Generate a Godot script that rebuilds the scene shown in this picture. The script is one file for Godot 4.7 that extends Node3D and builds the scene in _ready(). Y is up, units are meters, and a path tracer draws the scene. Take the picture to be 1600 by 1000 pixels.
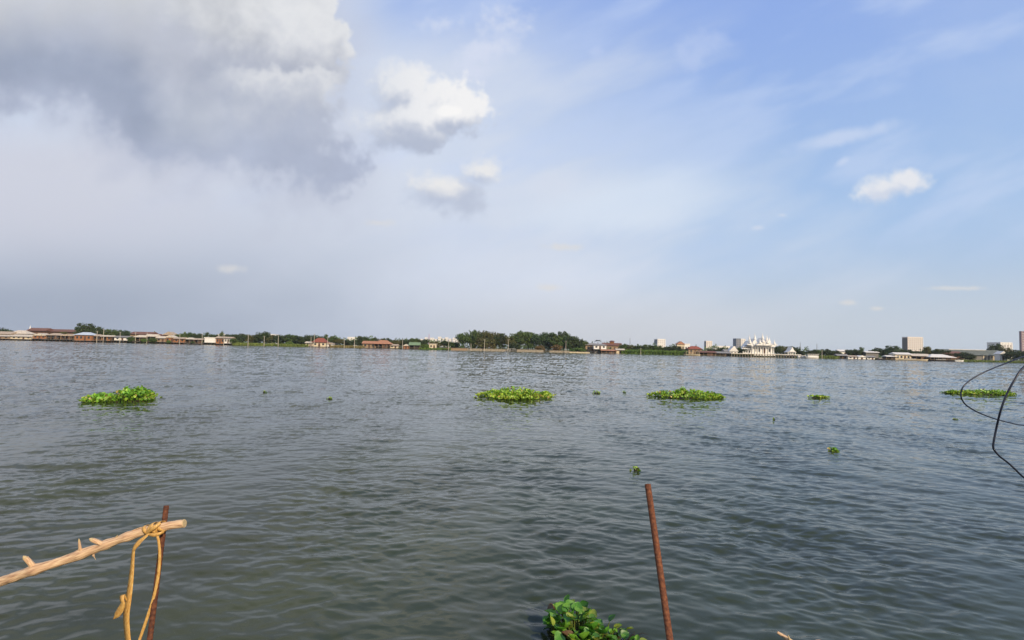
extends Node3D
# A wide brown river under a broken sky, seen from a landing on the near bank.
# Distances are metres. The camera stands 2.5 m over the water and looks along -z at the far bank, about 430 m away.

const EYE := Vector3(0, 2.5, 0)
const LENS := 900.0            # focal length in pixels of a 1600 x 1000 picture
const ROLL := 1.29             # the photographer held the camera slightly tilted
const PITCH := 2.8
const SHORE := 430.0

var eye_basis: Basis
var taken := {}
var noises := {}
var M := {}
var unit_box: BoxMesh
var rng := RandomNumberGenerator.new()
var lock := Mutex.new()
var chunks := []


func _ready() -> void:
	rng.seed = 11
	make_camera()
	make_light()
	make_materials()
	make_water()
	make_land()
	make_far_bank()
	make_mats()
	make_foreground()


func make_camera() -> void:
	var cam := Camera3D.new()
	cam.name = "camera"
	cam.fov = rad_to_deg(2.0 * atan(500.0 / LENS))
	cam.near = 0.05
	cam.far = 20000.0
	eye_basis = Basis(Vector3.RIGHT, deg_to_rad(PITCH)) * Basis(Vector3.BACK, deg_to_rad(ROLL))
	cam.transform = Transform3D(eye_basis, EYE)
	cam.current = true
	add_child(cam)


func make_light() -> void:
	var env := Environment.new()
	env.background_mode = Environment.BG_SKY
	var pano := PanoramaSkyMaterial.new()
	pano.panorama = ImageTexture.create_from_image(sky_image())
	pano.energy_multiplier = 1.0
	var sky := Sky.new()
	sky.sky_material = pano
	env.sky = sky
	env.tonemap_mode = Environment.TONE_MAPPER_LINEAR
	env.tonemap_exposure = 1.0
	env.sdfgi_enabled = true
	env.ssao_enabled = true
	env.ssil_enabled = true
	env.fog_enabled = true
	env.fog_density = 0.00007
	env.fog_light_color = Color(0.80, 0.85, 0.92)
	var we := WorldEnvironment.new()
	we.name = "environment"
	we.environment = env
	add_child(we)
	# afternoon sun, over the photographer's right shoulder
	var sun := DirectionalLight3D.new()
	sun.name = "sun"
	sun.light_energy = 1.5
	sun.light_color = Color(1.0, 0.91, 0.77)
	sun.light_angular_distance = 0.53
	sun.shadow_enabled = true
	var az := deg_to_rad(146.0)
	var el := deg_to_rad(27.0)
	var to_sun := Vector3(sin(az) * cos(el), sin(el), -cos(az) * cos(el))
	sun.basis = Basis.looking_at(-to_sun, Vector3.UP)
	add_child(sun)


# ---------------------------------------------------------------- the sky
# Colours are worked out on a chart of the sky: x and y run like a picture taken level towards -z (800 is straight ahead, 544 the horizon).
func noise(key: String, kind: int, freq: float, octaves: int, sd: int) -> FastNoiseLite:
	var n := FastNoiseLite.new()
	n.noise_type = kind
	n.seed = sd
	n.frequency = freq
	n.fractal_octaves = octaves
	n.fractal_type = FastNoiseLite.FRACTAL_FBM if octaves > 1 else FastNoiseLite.FRACTAL_NONE
	noises[key] = n
	return n


func sky_image() -> Image:
	noise("cloud", FastNoiseLite.TYPE_SIMPLEX_SMOOTH, 0.011, 6, 3)
	noise("warp", FastNoiseLite.TYPE_SIMPLEX_SMOOTH, 0.005, 3, 8)
	noise("veil", FastNoiseLite.TYPE_SIMPLEX_SMOOTH, 0.004, 5, 21)
	noise("deck", FastNoiseLite.TYPE_SIMPLEX_SMOOTH, 0.9, 5, 31)
	noise("thin", FastNoiseLite.TYPE_SIMPLEX_SMOOTH, 0.35, 4, 41)
	# all round at a quarter of the detail, then the sector ahead in full
	var whole := sky_rows(1024, 512, 0, 1024, 0, 262)
	var im := Image.create_from_data(1024, 262, false, Image.FORMAT_RGB8, whole)
	var sheet := Image.create(1024, 512, false, Image.FORMAT_RGB8)
	sheet.fill(Color8(176, 184, 194))
	sheet.blit_rect(im, Rect2i(0, 0, 1024, 262), Vector2i.ZERO)
	sheet.resize(4096, 2048, Image.INTERPOLATE_CUBIC)
	var x0 := 2048 - 720
	var y0 := 1024 - 560
	var fine := sky_rows(4096, 2048, x0, 1440, y0, 572)
	sheet.blit_rect(Image.create_from_data(1440, 572, false, Image.FORMAT_RGB8, fine), Rect2i(0, 0, 1440, 572), Vector2i(x0, y0))
	# a panorama begins straight ahead
	var turned := Image.create(4096, 2048, false, Image.FORMAT_RGB8)
	turned.blit_rect(sheet, Rect2i(2048, 0, 2048, 2048), Vector2i.ZERO)
	turned.blit_rect(sheet, Rect2i(0, 0, 2048, 2048), Vector2i(2048, 0))
	return turned


func sky_rows(w: int, h: int, x0: int, wide: int, y0: int, high: int) -> PackedByteArray:
	chunks.clear()
	chunks.resize(high)
	var task := func(row: int) -> void:
		var line := PackedByteArray()
		line.resize(wide * 3)
		var el := PI * 0.5 - (y0 + row + 0.5) / h * PI
		var ce := cos(el)
		var se := sin(el)
		var grain := row * 7919
		for i in wide:
			var az := ((x0 + i + 0.5) / w - 0.5) * TAU
			var c := sky_at(Vector3(sin(az) * ce, se, -cos(az) * ce))
			grain = (grain * 1103515245 + 12345) & 0x7fffffff
			var dither := (grain >> 12 & 1023) / 1023.0
			line[i * 3] = clampi(int(c.x + dither), 0, 255)
			line[i * 3 + 1] = clampi(int(c.y + dither), 0, 255)
			line[i * 3 + 2] = clampi(int(c.z + dither), 0, 255)
		lock.lock()
		chunks[row] = line
		lock.unlock()
	var id := WorkerThreadPool.add_group_task(task, high)
	WorkerThreadPool.wait_for_group_task_completion(id)
	var all := PackedByteArray()
	for line in chunks:
		all.append_array(line)
	return all


func sky_at(v: Vector3) -> Vector3:
	var up := maxf(v.y, 0.0)
	var el := rad_to_deg(asin(clampf(up, 0.0, 1.0)))
	var az := rad_to_deg(atan2(v.x, -v.z))
	# clear air
	var c := Vector3(197, 207, 217)
	c = c.lerp(Vector3(169, 197, 233), smoothstep(0.0, 13.0, el))
	c = c.lerp(Vector3(143, 172, 231), smoothstep(10.0, 34.0, el))
	c = c.lerp(Vector3(112, 146, 214), smoothstep(34.0, 90.0, el))
	var front := smoothstep(62.0, 50.0, absf(az)) * smoothstep(56.0, 44.0, el)
	if front < 1.0:
		c = c.lerp(far_clouds(v, c, el), 1.0 - front)
	if front > 0.0:
		var s := 900.0 / maxf(-v.z, 0.05)
		var gx := 800.0 + v.x * s
		var gy := 544.0 - v.y * s
		c = c.lerp(front_clouds(gx + 0.0225 * (544.0 - gy), gy + 0.0225 * (gx - 800.0) + 10.0 * (544.0 - gy) / 560.0, c, el, az), front)
	return c


# the same broken cloud over the rest of the sky
func far_clouds(v: Vector3, base: Vector3, el: float) -> Vector3:
	var c := base
	var flat := 1.0 / (maxf(v.y, 0.0) + 0.09)
	var x := v.x * flat
	var y := v.z * flat
	var veil: float = noises.thin.get_noise_2d(x, y)
	c = c.lerp(Vector3(198, 206, 217), smoothstep(-0.45, 0.35, veil) * lerpf(0.88, 0.38, smoothstep(-0.1, 0.5, v.x)))
	var d: float = noises.deck.get_noise_2d(x * 0.8 + 7.0, y * 0.8 - 3.0)
	var a := smoothstep(0.10, 0.30, d) * smoothstep(2.0, 9.0, el)
	c = c.lerp(Vector3(236, 238, 240).lerp(Vector3(168, 176, 194), smoothstep(0.22, 0.46, d)), a * 0.9)
	return c


func blob(x: float, y: float, bx_: float, by_: float, rx: float, ry: float, turn := 0.0) -> float:
	var dx := x - bx_
	var dy := y - by_
	if turn != 0.0:
		var t := dx
		dx = t * cos(turn) + dy * sin(turn)
		dy = dy * cos(turn) - t * sin(turn)
	dx /= rx
	dy /= ry
	return 1.0 - sqrt(dx * dx + dy * dy)


# outline of the big cloud at upper left: its lower edge by x, its right edge by y
var low_edge := [[-900.0, 60.0], [-300.0, 110.0], [0.0, 152.0], [90.0, 172.0], [170.0, 205.0], [230.0, 242.0], [320.0, 262.0], [420.0, 276.0], [500.0, 296.0], [560.0, 292.0], [700.0, 280.0]]
var right_edge := [[-700.0, 330.0], [-200.0, 460.0], [0.0, 520.0], [40.0, 547.0], [76.0, 549.0], [98.0, 520.0], [122.0, 536.0], [150.0, 528.0], [185.0, 520.0], [225.0, 540.0], [270.0, 556.0], [330.0, 540.0]]


func along(line: Array, q: float) -> float:
	if q <= line[0][0]:
		return line[0][1]
	for i in line.size() - 1:
		if q < line[i + 1][0]:
			var t: float = (q - line[i][0]) / (line[i + 1][0] - line[i][0])
			return lerpf(line[i][1], line[i + 1][1], t * t * (3.0 - 2.0 * t))
	return line[line.size() - 1][1]


func second_cloud(x: float, y: float) -> float:
	var m := blob(x, y, 650, 180, 112, 58, -0.12)
	m = maxf(m, blob(x, y, 622, 140, 62, 52))
	m = maxf(m, blob(x, y, 715, 172, 58, 34, -0.2))
	m = maxf(m, blob(x, y, 640, 205, 82, 42))
	return m


func third_cloud(x: float, y: float) -> float:
	var m := blob(x, y, 698, 302, 70, 40, 0.3)
	return maxf(m, blob(x, y, 757, 267, 42, 25, -0.1) * 0.85)


func front_clouds(x: float, y: float, base: Vector3, el: float, az: float) -> Vector3:
	var c := base
	var n: FastNoiseLite = noises.cloud
	var w: FastNoiseLite = noises.warp
	var v: FastNoiseLite = noises.veil
	# thin white sheet, drawn out in streaks that climb to the right
	var sx := x * 0.93 - y * 0.36
	var sy := x * 0.36 + y * 0.93
	var streak := v.get_noise_2d(sx * 0.55, sy * 2.0)
	var soft := v.get_noise_2d(x * 0.5 + 900.0, y * 0.9)
	var sheet := smoothstep(1430.0, 760.0, x + streak * 260.0 + (340.0 - y) * 0.62) * 0.95
	sheet *= 1.0 - 0.75 * smoothstep(120.0, -40.0, y - soft * 60.0) * smoothstep(480.0, 640.0, x)
	sheet = clampf(sheet + soft * 0.22, 0.0, 1.0)
	c = c.lerp(Vector3(216, 223, 237), sheet * 0.95)
	c = c.lerp(Vector3(204, 217, 243), smoothstep(-0.1, 0.55, streak) * 0.46 * smoothstep(470.0, 300.0, y))
	# the white tongue right of the middle
	var tongue := blob(x, y + streak * 30.0, 990, 318, 240, 64, -0.12)
	c = c.lerp(Vector3(217, 228, 243), smoothstep(0.0, 0.8, tongue) * 0.75)
	# lavender grey murk low on the left
	var murk := smoothstep(980.0, 60.0, x + soft * 220.0) * smoothstep(250.0, 500.0, y + soft * 46.0)
	c = c.lerp(Vector3(160, 170, 188), murk * 0.94)
	var mauve := smoothstep(700.0, 60.0, x) * smoothstep(160.0, 260.0, y + streak * 30.0) * smoothstep(470.0, 330.0, y)
	c = c.lerp(Vector3(206, 209, 222), mauve * 0.85)
	# warm paleness just over the horizon in the middle
	c = c.lerp(Vector3(204, 207, 213), smoothstep(430.0, 535.0, y) * smoothstep(520.0, 860.0, x) * smoothstep(1500.0, 980.0, x) * 0.8)
	c = c.lerp(Vector3(197, 206, 217), smoothstep(400.0, 540.0, y) * smoothstep(1000.0, 1400.0, x) * 0.6)

	var f := n.get_noise_2d(x, y)
	var fw := n.get_noise_2d(x * 2.3 + 400.0, y * 2.3)
	var fine := n.get_noise_2d(x * 5.5 + 900.0, y * 5.5) * 0.14
	# small wisps
	var wisp := maxf(blob(x, y, 790, 36, 44, 46, 0.3), maxf(blob(x, y, 752, 78, 60, 22, -0.4) * 0.8, maxf(blob(x, y, 690, 30, 34, 34) * 0.6, blob(x, y, 745, 112, 26, 24) * 0.6)))
	c = c.lerp(Vector3(212, 220, 240), smoothstep(0.0, 1.0, wisp + f * 0.8 + fw * 0.35 + fine + 0.08) * 0.95)
	wisp = maxf(blob(x, y, 1096, 82, 70, 40, -0.5), blob(x, y, 935, 78, 24, 16))
	c = c.lerp(Vector3(192, 207, 240), smoothstep(0.15, 1.1, wisp + f * 0.9 + fw * 0.4) * 0.5)
	wisp = maxf(blob(x, y, 1330, 214, 110, 17, -0.22), blob(x, y, 1326, 254, 22, 9, -0.5))
	c = c.lerp(Vector3(200, 214, 240), smoothstep(0.0, 0.9, wisp + f * 0.5) * 0.8)
	wisp = maxf(blob(x, y, 1188, 358, 15, 6), maxf(blob(x, y, 1228, 338, 12, 5), blob(x, y, 860, 285, 34, 26)))
	c = c.lerp(Vector3(212, 220, 236), smoothstep(0.0, 0.9, wisp + fw * 0.4) * 0.7)
	# specks of cloud over the horizon
	for s in [[360, 422, 30, 11], [862, 451, 34, 9], [1327, 474, 22, 6], [1376, 483, 18, 5], [590, 350, 30, 9], [885, 388, 44, 9], [1500, 452, 60, 5]]:
		var k := blob(x, y, s[0], s[1], s[2], s[3])
		if k > -1.0:
			c = c.lerp(Vector3(222, 220, 219), smoothstep(0.05, 0.9, k + fw * 0.5) * 0.66)
	# lone small cloud on the right
	var m := maxf(blob(x, y, 1402, 293, 76, 29, -0.28), blob(x, y, 1424, 285, 44, 25))
	if m > -0.8:
		var lit := smoothstep(-0.2, 0.35, (m - maxf(blob(x + 6, y - 10, 1404, 292, 66, 24, -0.28), -1.0)) + fw * 0.25)
		c = c.lerp(Vector3(214, 219, 232).lerp(Vector3(238, 237, 239), lit), smoothstep(-0.05, 0.62, m + f * 0.36 + fw * 0.26 + fine - 0.02) * 0.88)
	# two lumps under the second cloud
	m = third_cloud(x, y)
	if m > -0.8:
		var d := m + f * 0.4 + fw * 0.26 + fine
		var d2 := third_cloud(x + 9.0, y - 17.0) + n.get_noise_2d(x + 9.0, y - 17.0) * 0.4 + n.get_noise_2d((x + 9.0) * 2.3 + 400.0, (y - 17.0) * 2.3) * 0.2
		var lit := smoothstep(-0.42, 0.42, d - d2)
		lit *= 1.0 - 0.95 * smoothstep(288.0, 318.0, y + f * 22.0)
		c = c.lerp(Vector3(184, 193, 213).lerp(Vector3(238, 236, 234), lit), smoothstep(-0.15, 0.7, d) * 0.84)
	# the big grey cloud and the white one beside it
	if x < 660.0 and y < 380.0:
		var wx := x + w.get_noise_2d(x, y) * 26.0
		var wy := y + w.get_noise_2d(x + 500.0, y) * 20.0
		var under := n.get_noise_2d(x * 0.4 + 200.0, y * 0.55)
		var below := along(low_edge, wx) - wy            # pixels inside the lower edge
		var beside := along(right_edge, wy) - wx         # pixels inside the right edge
		var crisp := smoothstep(170.0, 60.0, y)
		var a := smoothstep(-26.0, lerpf(20.0, 30.0, smoothstep(500.0, 100.0, x)), below + f * 34.0 + fw * 16.0 + fine * 40.0)
		a *= smoothstep(-12.0, lerpf(34.0, 9.0, crisp), beside + f * 36.0 + fw * 24.0 + fine * 60.0)
		# thin lavender cloud hanging below it
		c = c.lerp(Vector3(188, 194, 212), smoothstep(-85.0, 0.0, below + soft * 50.0 + f * 40.0) * smoothstep(-110.0, 90.0, beside) * 0.6)
		var shade := Vector3(172, 181, 203).lerp(Vector3(158, 168, 190), smoothstep(0.0, 70.0, below) * smoothstep(520.0, 250.0, x))
		shade = shade.lerp(Vector3(184, 189, 203), smoothstep(60.0, 190.0, below + under * 60.0))
		shade = shade.lerp(Vector3(203, 206, 212), smoothstep(90.0, -30.0, y + under * 70.0))
		shade += Vector3.ONE * (under * 12.0 + f * 5.0)
		# sunlit tops: the upper right shoulder, and a ridge with a sharp upper rim
		var gleam := smoothstep(-0.35, 1.0, blob(x, y, 500, 20, 210, 90, 0.1) + f * 0.4 + fw * 0.2 + fine)
		var rim := y - (116.0 - 12.0 * smoothstep(330.0, 430.0, x) + 16.0 * smoothstep(470.0, 540.0, x)) + f * 22.0 + fw * 17.0 + fine * 60.0
		var ridge := smoothstep(-14.0, 16.0, rim) * exp(-maxf(rim, 0.0) / 44.0) * smoothstep(300.0, 400.0, x + under * 50.0) * smoothstep(560.0, 505.0, x)
		ridge = maxf(ridge, smoothstep(-0.2, 1.0, blob(x, y, 305, 188, 95, 64, 0.2) + f * 0.3) * 0.30)
		gleam = maxf(gleam * 0.92, ridge)
		gleam = maxf(gleam, crisp * smoothstep(46.0, 6.0, beside + f * 20.0) * smoothstep(100.0, 80.0, y) * 0.9)
		c = c.lerp(shade.lerp(Vector3(232, 233, 235), gleam), a * 0.95)
	m = second_cloud(x, y)
	if m > -0.8:
		var d := m + f * 0.36 + fw * 0.22 + fine
		var qx := x + 12.0
		var qy := y - 26.0
		var d2 := second_cloud(qx, qy) + n.get_noise_2d(qx, qy) * 0.36 + n.get_noise_2d(qx * 2.3 + 400.0, qy * 2.3) * 0.19
		var lit := smoothstep(-0.62, 0.34, d - d2)
		lit = maxf(lit * 0.9, smoothstep(0.1, 0.7, blob(x, y, 705, 172, 84, 36, -0.1) + f * 0.4))
		lit *= 1.0 - 0.95 * smoothstep(186.0, 232.0, y + f * 30.0 + (x - 650.0) * 0.12)
		var white := Vector3(232, 234, 238).lerp(Vector3(252, 250, 248), smoothstep(560.0, 720.0, x))
		c = c.lerp(Vector3(178, 187, 207).lerp(white, lit), smoothstep(-0.14, lerpf(0.62, 0.24, smoothstep(600.0, 720.0, x)), d) * 0.95)
	return c


# ---------------------------------------------------------------- small tools
func numbered(called: String) -> String:
	var n: int = taken.get(called, 0)
	taken[called] = n + 1
	return called if n == 0 else "%s_%03d" % [called, n]


func tag(o: Node, label: String, category: String, group := "", kind := "") -> Node:
	if label:
		o.set_meta("label", label)
	if category:
		o.set_meta("category", category)
	if group:
		o.set_meta("group", group)
	if kind:
		o.set_meta("kind", kind)
	return o


func thing(called: String, label: String, category: String, at: Vector3, group := "", turn := 0.0) -> Node3D:
	var o := Node3D.new()
	o.name = numbered(called)
	o.position = at
	o.rotation.y = turn
	tag(o, label, category, group)
	add_child(o)
	return o


func part(called: String, mesh: Mesh, m: Material, parent: Node, at := Vector3.ZERO) -> MeshInstance3D:
	var o := MeshInstance3D.new()
	o.name = called if parent != self else numbered(called)
	o.mesh = mesh
	o.material_override = m
	o.position = at
	parent.add_child(o, true)
	return o


func box(called: String, m: Material, parent: Node, at: Vector3, size: Vector3, turn := Vector3.ZERO) -> MeshInstance3D:
	var o := part(called, unit_box, m, parent, at)
	o.rotation = turn
	o.scale = size
	return o


func begin() -> SurfaceTool:
	var st := SurfaceTool.new()
	st.begin(Mesh.PRIMITIVE_TRIANGLES)
	st.set_smooth_group(-1)
	return st


func finish(st: SurfaceTool) -> ArrayMesh:
	st.generate_normals()
	st.index()
	return st.commit()


func tri(st: SurfaceTool, a: Vector3, b: Vector3, c: Vector3) -> void:
	st.add_vertex(a)
	st.add_vertex(b)
	st.add_vertex(c)


func quad(st: SurfaceTool, a: Vector3, b: Vector3, c: Vector3, d: Vector3) -> void:
	tri(st, a, b, c)
	tri(st, a, c, d)


# a box given by two corners
func slab(st: SurfaceTool, lo: Vector3, hi: Vector3) -> void:
	var a := Vector3(lo.x, lo.y, lo.z)
	var b := Vector3(hi.x, lo.y, lo.z)
	var c := Vector3(hi.x, lo.y, hi.z)
	var d := Vector3(lo.x, lo.y, hi.z)
	var up := Vector3(0, hi.y - lo.y, 0)
	quad(st, a + up, b + up, c + up, d + up)
	quad(st, d, c, b, a)
	quad(st, d, d + up, c + up, c)
	quad(st, b, b + up, a + up, a)
	quad(st, a, a + up, d + up, d)
	quad(st, c, c + up, b + up, b)


# a round bar along a line of points; radii may be fewer than points
func tube(st: SurfaceTool, pts: Array, radii: Array, sides := 8, squash := 1.0) -> void:
	st.set_smooth_group(1)
	var rings := []
	var u := Vector3.ZERO
	for i in pts.size():
		var a: Vector3 = pts[maxi(i - 1, 0)]
		var b: Vector3 = pts[mini(i + 1, pts.size() - 1)]
		var t := (b - a).normalized()
		if i == 0:
			u = t.cross(Vector3(0.31, 0.2, 0.93)).normalized()
			if u.length() < 0.1:
				u = t.cross(Vector3.RIGHT).normalized()
		else:
			u = (u - t * u.dot(t)).normalized()
		var v := t.cross(u)
		var r: float = radii[mini(i, radii.size() - 1)]
		var ring := []
		for j in sides:
			var q := TAU * j / sides
			ring.append(pts[i] + (u * cos(q) + v * sin(q) * squash) * r)
		rings.append(ring)
	for i in rings.size() - 1:
		for j in sides:
			var k := (j + 1) % sides
			quad(st, rings[i][j], rings[i + 1][j], rings[i + 1][k], rings[i][k])
	st.set_smooth_group(-1)
	var last: int = rings.size() - 1
	for j in sides:
		var k := (j + 1) % sides
		tri(st, pts[0], rings[0][j], rings[0][k])
		tri(st, pts[last], rings[last][k], rings[last][j])


# a smooth line through points
func curve(pts: Array, step: float) -> Array:
	var c := Curve3D.new()
	for i in pts.size():
		var a: Vector3 = pts[maxi(i - 1, 0)]
		var b: Vector3 = pts[mini(i + 1, pts.size() - 1)]
		var h := (b - a) / 6.0
		c.add_point(pts[i], -h, h)
	c.bake_interval = step
	return Array(c.get_baked_points())


# where the line of sight through a picture point lies at a given depth
func sight(px: float, py: float, depth: float) -> Vector3:
	return EYE + eye_basis * (Vector3((px - 800.0) / LENS, (500.0 - py) / LENS, -1.0) * depth)


# where that line meets the water
func afloat(px: float, py: float) -> Vector3:
	var d := eye_basis * Vector3((px - 800.0) / LENS, (500.0 - py) / LENS, -1.0)
	return EYE + d * (-EYE.y / d.y)


func tint(r: float, g: float, b: float) -> Color:
	return Color(r, g, b).linear_to_srgb()


func grain_texture(freq: float, octaves: int, sd: int, lo: float, hi: float, size := 256) -> NoiseTexture2D:
	var n := FastNoiseLite.new()
	n.seed = sd
	n.frequency = freq
	n.fractal_octaves = octaves
	var t := NoiseTexture2D.new()
	t.width = size
	t.height = size
	t.seamless = true
	t.noise = n
	var g := Gradient.new()
	g.set_color(0, Color(lo, lo, lo))
	g.set_color(1, Color(hi, hi, hi))
	t.color_ramp = g
	return t


func mat(key: String, c: Color, rough := 0.85, tex: Texture2D = null, scale := 0.3) -> StandardMaterial3D:
	var m := StandardMaterial3D.new()
	m.resource_name = key
	m.albedo_color = c
	m.roughness = rough
	if tex:
		m.albedo_texture = tex
		m.uv1_triplanar = true
		m.uv1_world_triplanar = true
		m.uv1_scale = Vector3.ONE * scale
	M[key] = m
	return m


# ---------------------------------------------------------------- materials
func make_materials() -> void:
	unit_box = BoxMesh.new()
	var soft := grain_texture(0.02, 4, 5, 0.86, 1.0)
	var blotch := grain_texture(0.035, 5, 6, 0.62, 1.0)
	var water := mat("river water", tint(0.039, 0.052, 0.023), 0.1, grain_texture(0.012, 4, 9, 0.8, 1.0), 0.09)
	water.metallic_specular = 0.33
	mat("earth", tint(0.12, 0.11, 0.06), 0.95, blotch, 0.05)
	mat("mud", tint(0.16, 0.13, 0.09), 0.8, blotch, 0.2)
	# walls and roofs of the far bank
	mat("white paint", tint(0.84, 0.82, 0.78), 0.7, grain_texture(0.02, 4, 5, 0.88, 1.0), 0.15)
	mat("cream paint", tint(0.70, 0.60, 0.43), 0.8, soft, 0.15)
	mat("tan board", tint(0.45, 0.32, 0.20), 0.85, blotch, 0.3)
	mat("orange board", tint(0.46, 0.20, 0.085), 0.85, blotch, 0.3)
	mat("brown board", tint(0.16, 0.085, 0.055), 0.85, blotch, 0.3)
	mat("dark board", tint(0.045, 0.035, 0.03), 0.9, blotch, 0.3)
	mat("grey board", tint(0.26, 0.25, 0.23), 0.85, blotch, 0.3)
	mat("concrete", tint(0.46, 0.40, 0.31), 0.9, blotch, 0.12)
	mat("cream tin", tint(0.86, 0.76, 0.62), 0.6, blotch, 0.1)
	mat("tan tin", tint(0.62, 0.50, 0.38), 0.65, blotch, 0.1)
	mat("pale blue tin", tint(0.52, 0.60, 0.72), 0.5, soft, 0.1)
	mat("rust tin", tint(0.24, 0.11, 0.075), 0.75, blotch, 0.1)
	mat("red tile", tint(0.36, 0.10, 0.06), 0.75, blotch, 0.1)
	mat("orange tile", tint(0.56, 0.27, 0.16), 0.75, blotch, 0.1)
	mat("green tin", tint(0.18, 0.27, 0.15), 0.6, soft, 0.1)
	mat("grey green tin", tint(0.17, 0.19, 0.16), 0.6, blotch, 0.05)
	mat("white tin", tint(0.78, 0.75, 0.70), 0.5, soft, 0.1)
	mat("grey tin", tint(0.34, 0.33, 0.32), 0.6, blotch, 0.1)
	mat("blue grey shade", tint(0.10, 0.14, 0.19), 0.15)  # painted shade for the left face of the low white wing
	mat("slate and shade paint", tint(0.17, 0.20, 0.25), 0.6, soft, 0.15)  # colour of the slate tower, and painted shade on pale towers' left faces
	mat("pale glass", tint(0.42, 0.38, 0.36), 0.2)
	mat("peach paint", tint(0.86, 0.77, 0.70), 0.8, soft, 0.15)
	mat("dark glass", tint(0.03, 0.035, 0.04), 0.2)
	mat("mauve paint", tint(0.30, 0.22, 0.24), 0.8, soft, 0.1)
	mat("pole concrete", tint(0.55, 0.50, 0.42), 0.85, soft, 0.3)
	mat("dark metal", tint(0.06, 0.06, 0.06), 0.5)
	mat("red paint", tint(0.5, 0.06, 0.04), 0.6)
	mat("bark", tint(0.11, 0.08, 0.05), 0.9, blotch, 0.4)
	# foliage
	for f in [["leaf dark", 0.045, 0.076, 0.022], ["leaf green", 0.078, 0.130, 0.028], ["leaf olive", 0.115, 0.120, 0.034], ["leaf light", 0.125, 0.215, 0.036], ["leaf dry", 0.190, 0.125, 0.050], ["leaf blue", 0.050, 0.095, 0.034], ["reed", 0.20, 0.26, 0.055], ["reed dry", 0.30, 0.25, 0.10]]:
		var m := mat(f[0], tint(f[1], f[2], f[3]), 0.7)
		m.vertex_color_use_as_albedo = true
		m.backlight_enabled = true
		m.backlight = tint(0.3, 0.3, 0.12)
	# floating plants
	for f in [["float green", 0.11, 0.33, 0.035], ["float dark", 0.055, 0.20, 0.028], ["float light", 0.21, 0.46, 0.05], ["float yellow", 0.36, 0.46, 0.06], ["float brown", 0.16, 0.085, 0.03], ["float stem", 0.20, 0.27, 0.05]]:
		var m := mat(f[0], tint(f[1], f[2], f[3]), 0.42, grain_texture(0.03, 3, 15, 0.7, 1.0), 9.0)
		m.backlight_enabled = true
		m.backlight = tint(0.45, 0.5, 0.15)
	var mixed := mat("float mixed", Color.WHITE, 0.45)
	mixed.vertex_color_use_as_albedo = true
	mixed.backlight_enabled = true
	mixed.backlight = tint(0.4, 0.45, 0.15)
	mat("float root", tint(0.022, 0.016, 0.012), 0.8)
	# foreground
	var streaks := grain_texture(0.05, 5, 17, 0.0, 1.0)
	streaks.color_ramp = ramp([[0.0, 0.26, 0.14, 0.085], [0.3, 0.50, 0.315, 0.19], [0.45, 0.57, 0.375, 0.225], [0.62, 0.62, 0.43, 0.26], [1.0, 0.76, 0.59, 0.38]])
	var wood := mat("peeled wood", Color.WHITE, 0.7, streaks, 5.0)
	wood.uv1_triplanar = false
	wood.uv1_world_triplanar = false
	wood.uv1_scale = Vector3(1.0, 1.0, 1.0)
	wood.heightmap_enabled = true
	wood.heightmap_texture = grain_texture(0.06, 4, 18, 0.0, 1.0)
	wood.heightmap_scale = 0.1
	mat("cut wood", tint(0.72, 0.55, 0.30), 0.8, blotch, 40.0)
	var strip := grain_texture(0.05, 4, 19, 0.0, 1.0)
	strip.color_ramp = ramp([[0.0, 0.22, 0.085, 0.02], [0.3, 0.50, 0.23, 0.05], [0.5, 0.68, 0.42, 0.12], [1.0, 0.88, 0.70, 0.34]])
	var bast := mat("bast strip", Color.WHITE, 0.55, strip, 5.0)
	bast.uv1_scale = Vector3(60, 5, 60)
	bast.backlight_enabled = true
	bast.backlight = tint(0.3, 0.2, 0.08)
	var rust := grain_texture(0.03, 5, 23, 0.0, 1.0)
	rust.color_ramp = ramp([[0.0, 0.050, 0.018, 0.010], [0.38, 0.135, 0.042, 0.018], [0.62, 0.22, 0.075, 0.028], [1.0, 0.36, 0.15, 0.06]])
	mat("rust", tint(0.74, 0.72, 0.72), 0.85, rust, 11.0)
	M["rust"].heightmap_enabled = true
	M["rust"].heightmap_texture = rust
	M["rust"].heightmap_scale = 0.12
	var dark_rust := mat("dark rust", tint(0.55, 0.5, 0.5), 0.8, rust, 11.0)
	dark_rust.heightmap_enabled = false
	mat("cable sheath", tint(0.010, 0.014, 0.032), 0.4)


func ramp(stops: Array) -> Gradient:
	var g := Gradient.new()
	var offsets := PackedFloat32Array()
	var colors := PackedColorArray()
	for s in stops:
		offsets.append(s[0])
		colors.append(tint(s[1], s[2], s[3]))
	g.offsets = offsets
	g.colors = colors
	return g


# ---------------------------------------------------------------- the river
var swell := []
var bowed := []


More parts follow.
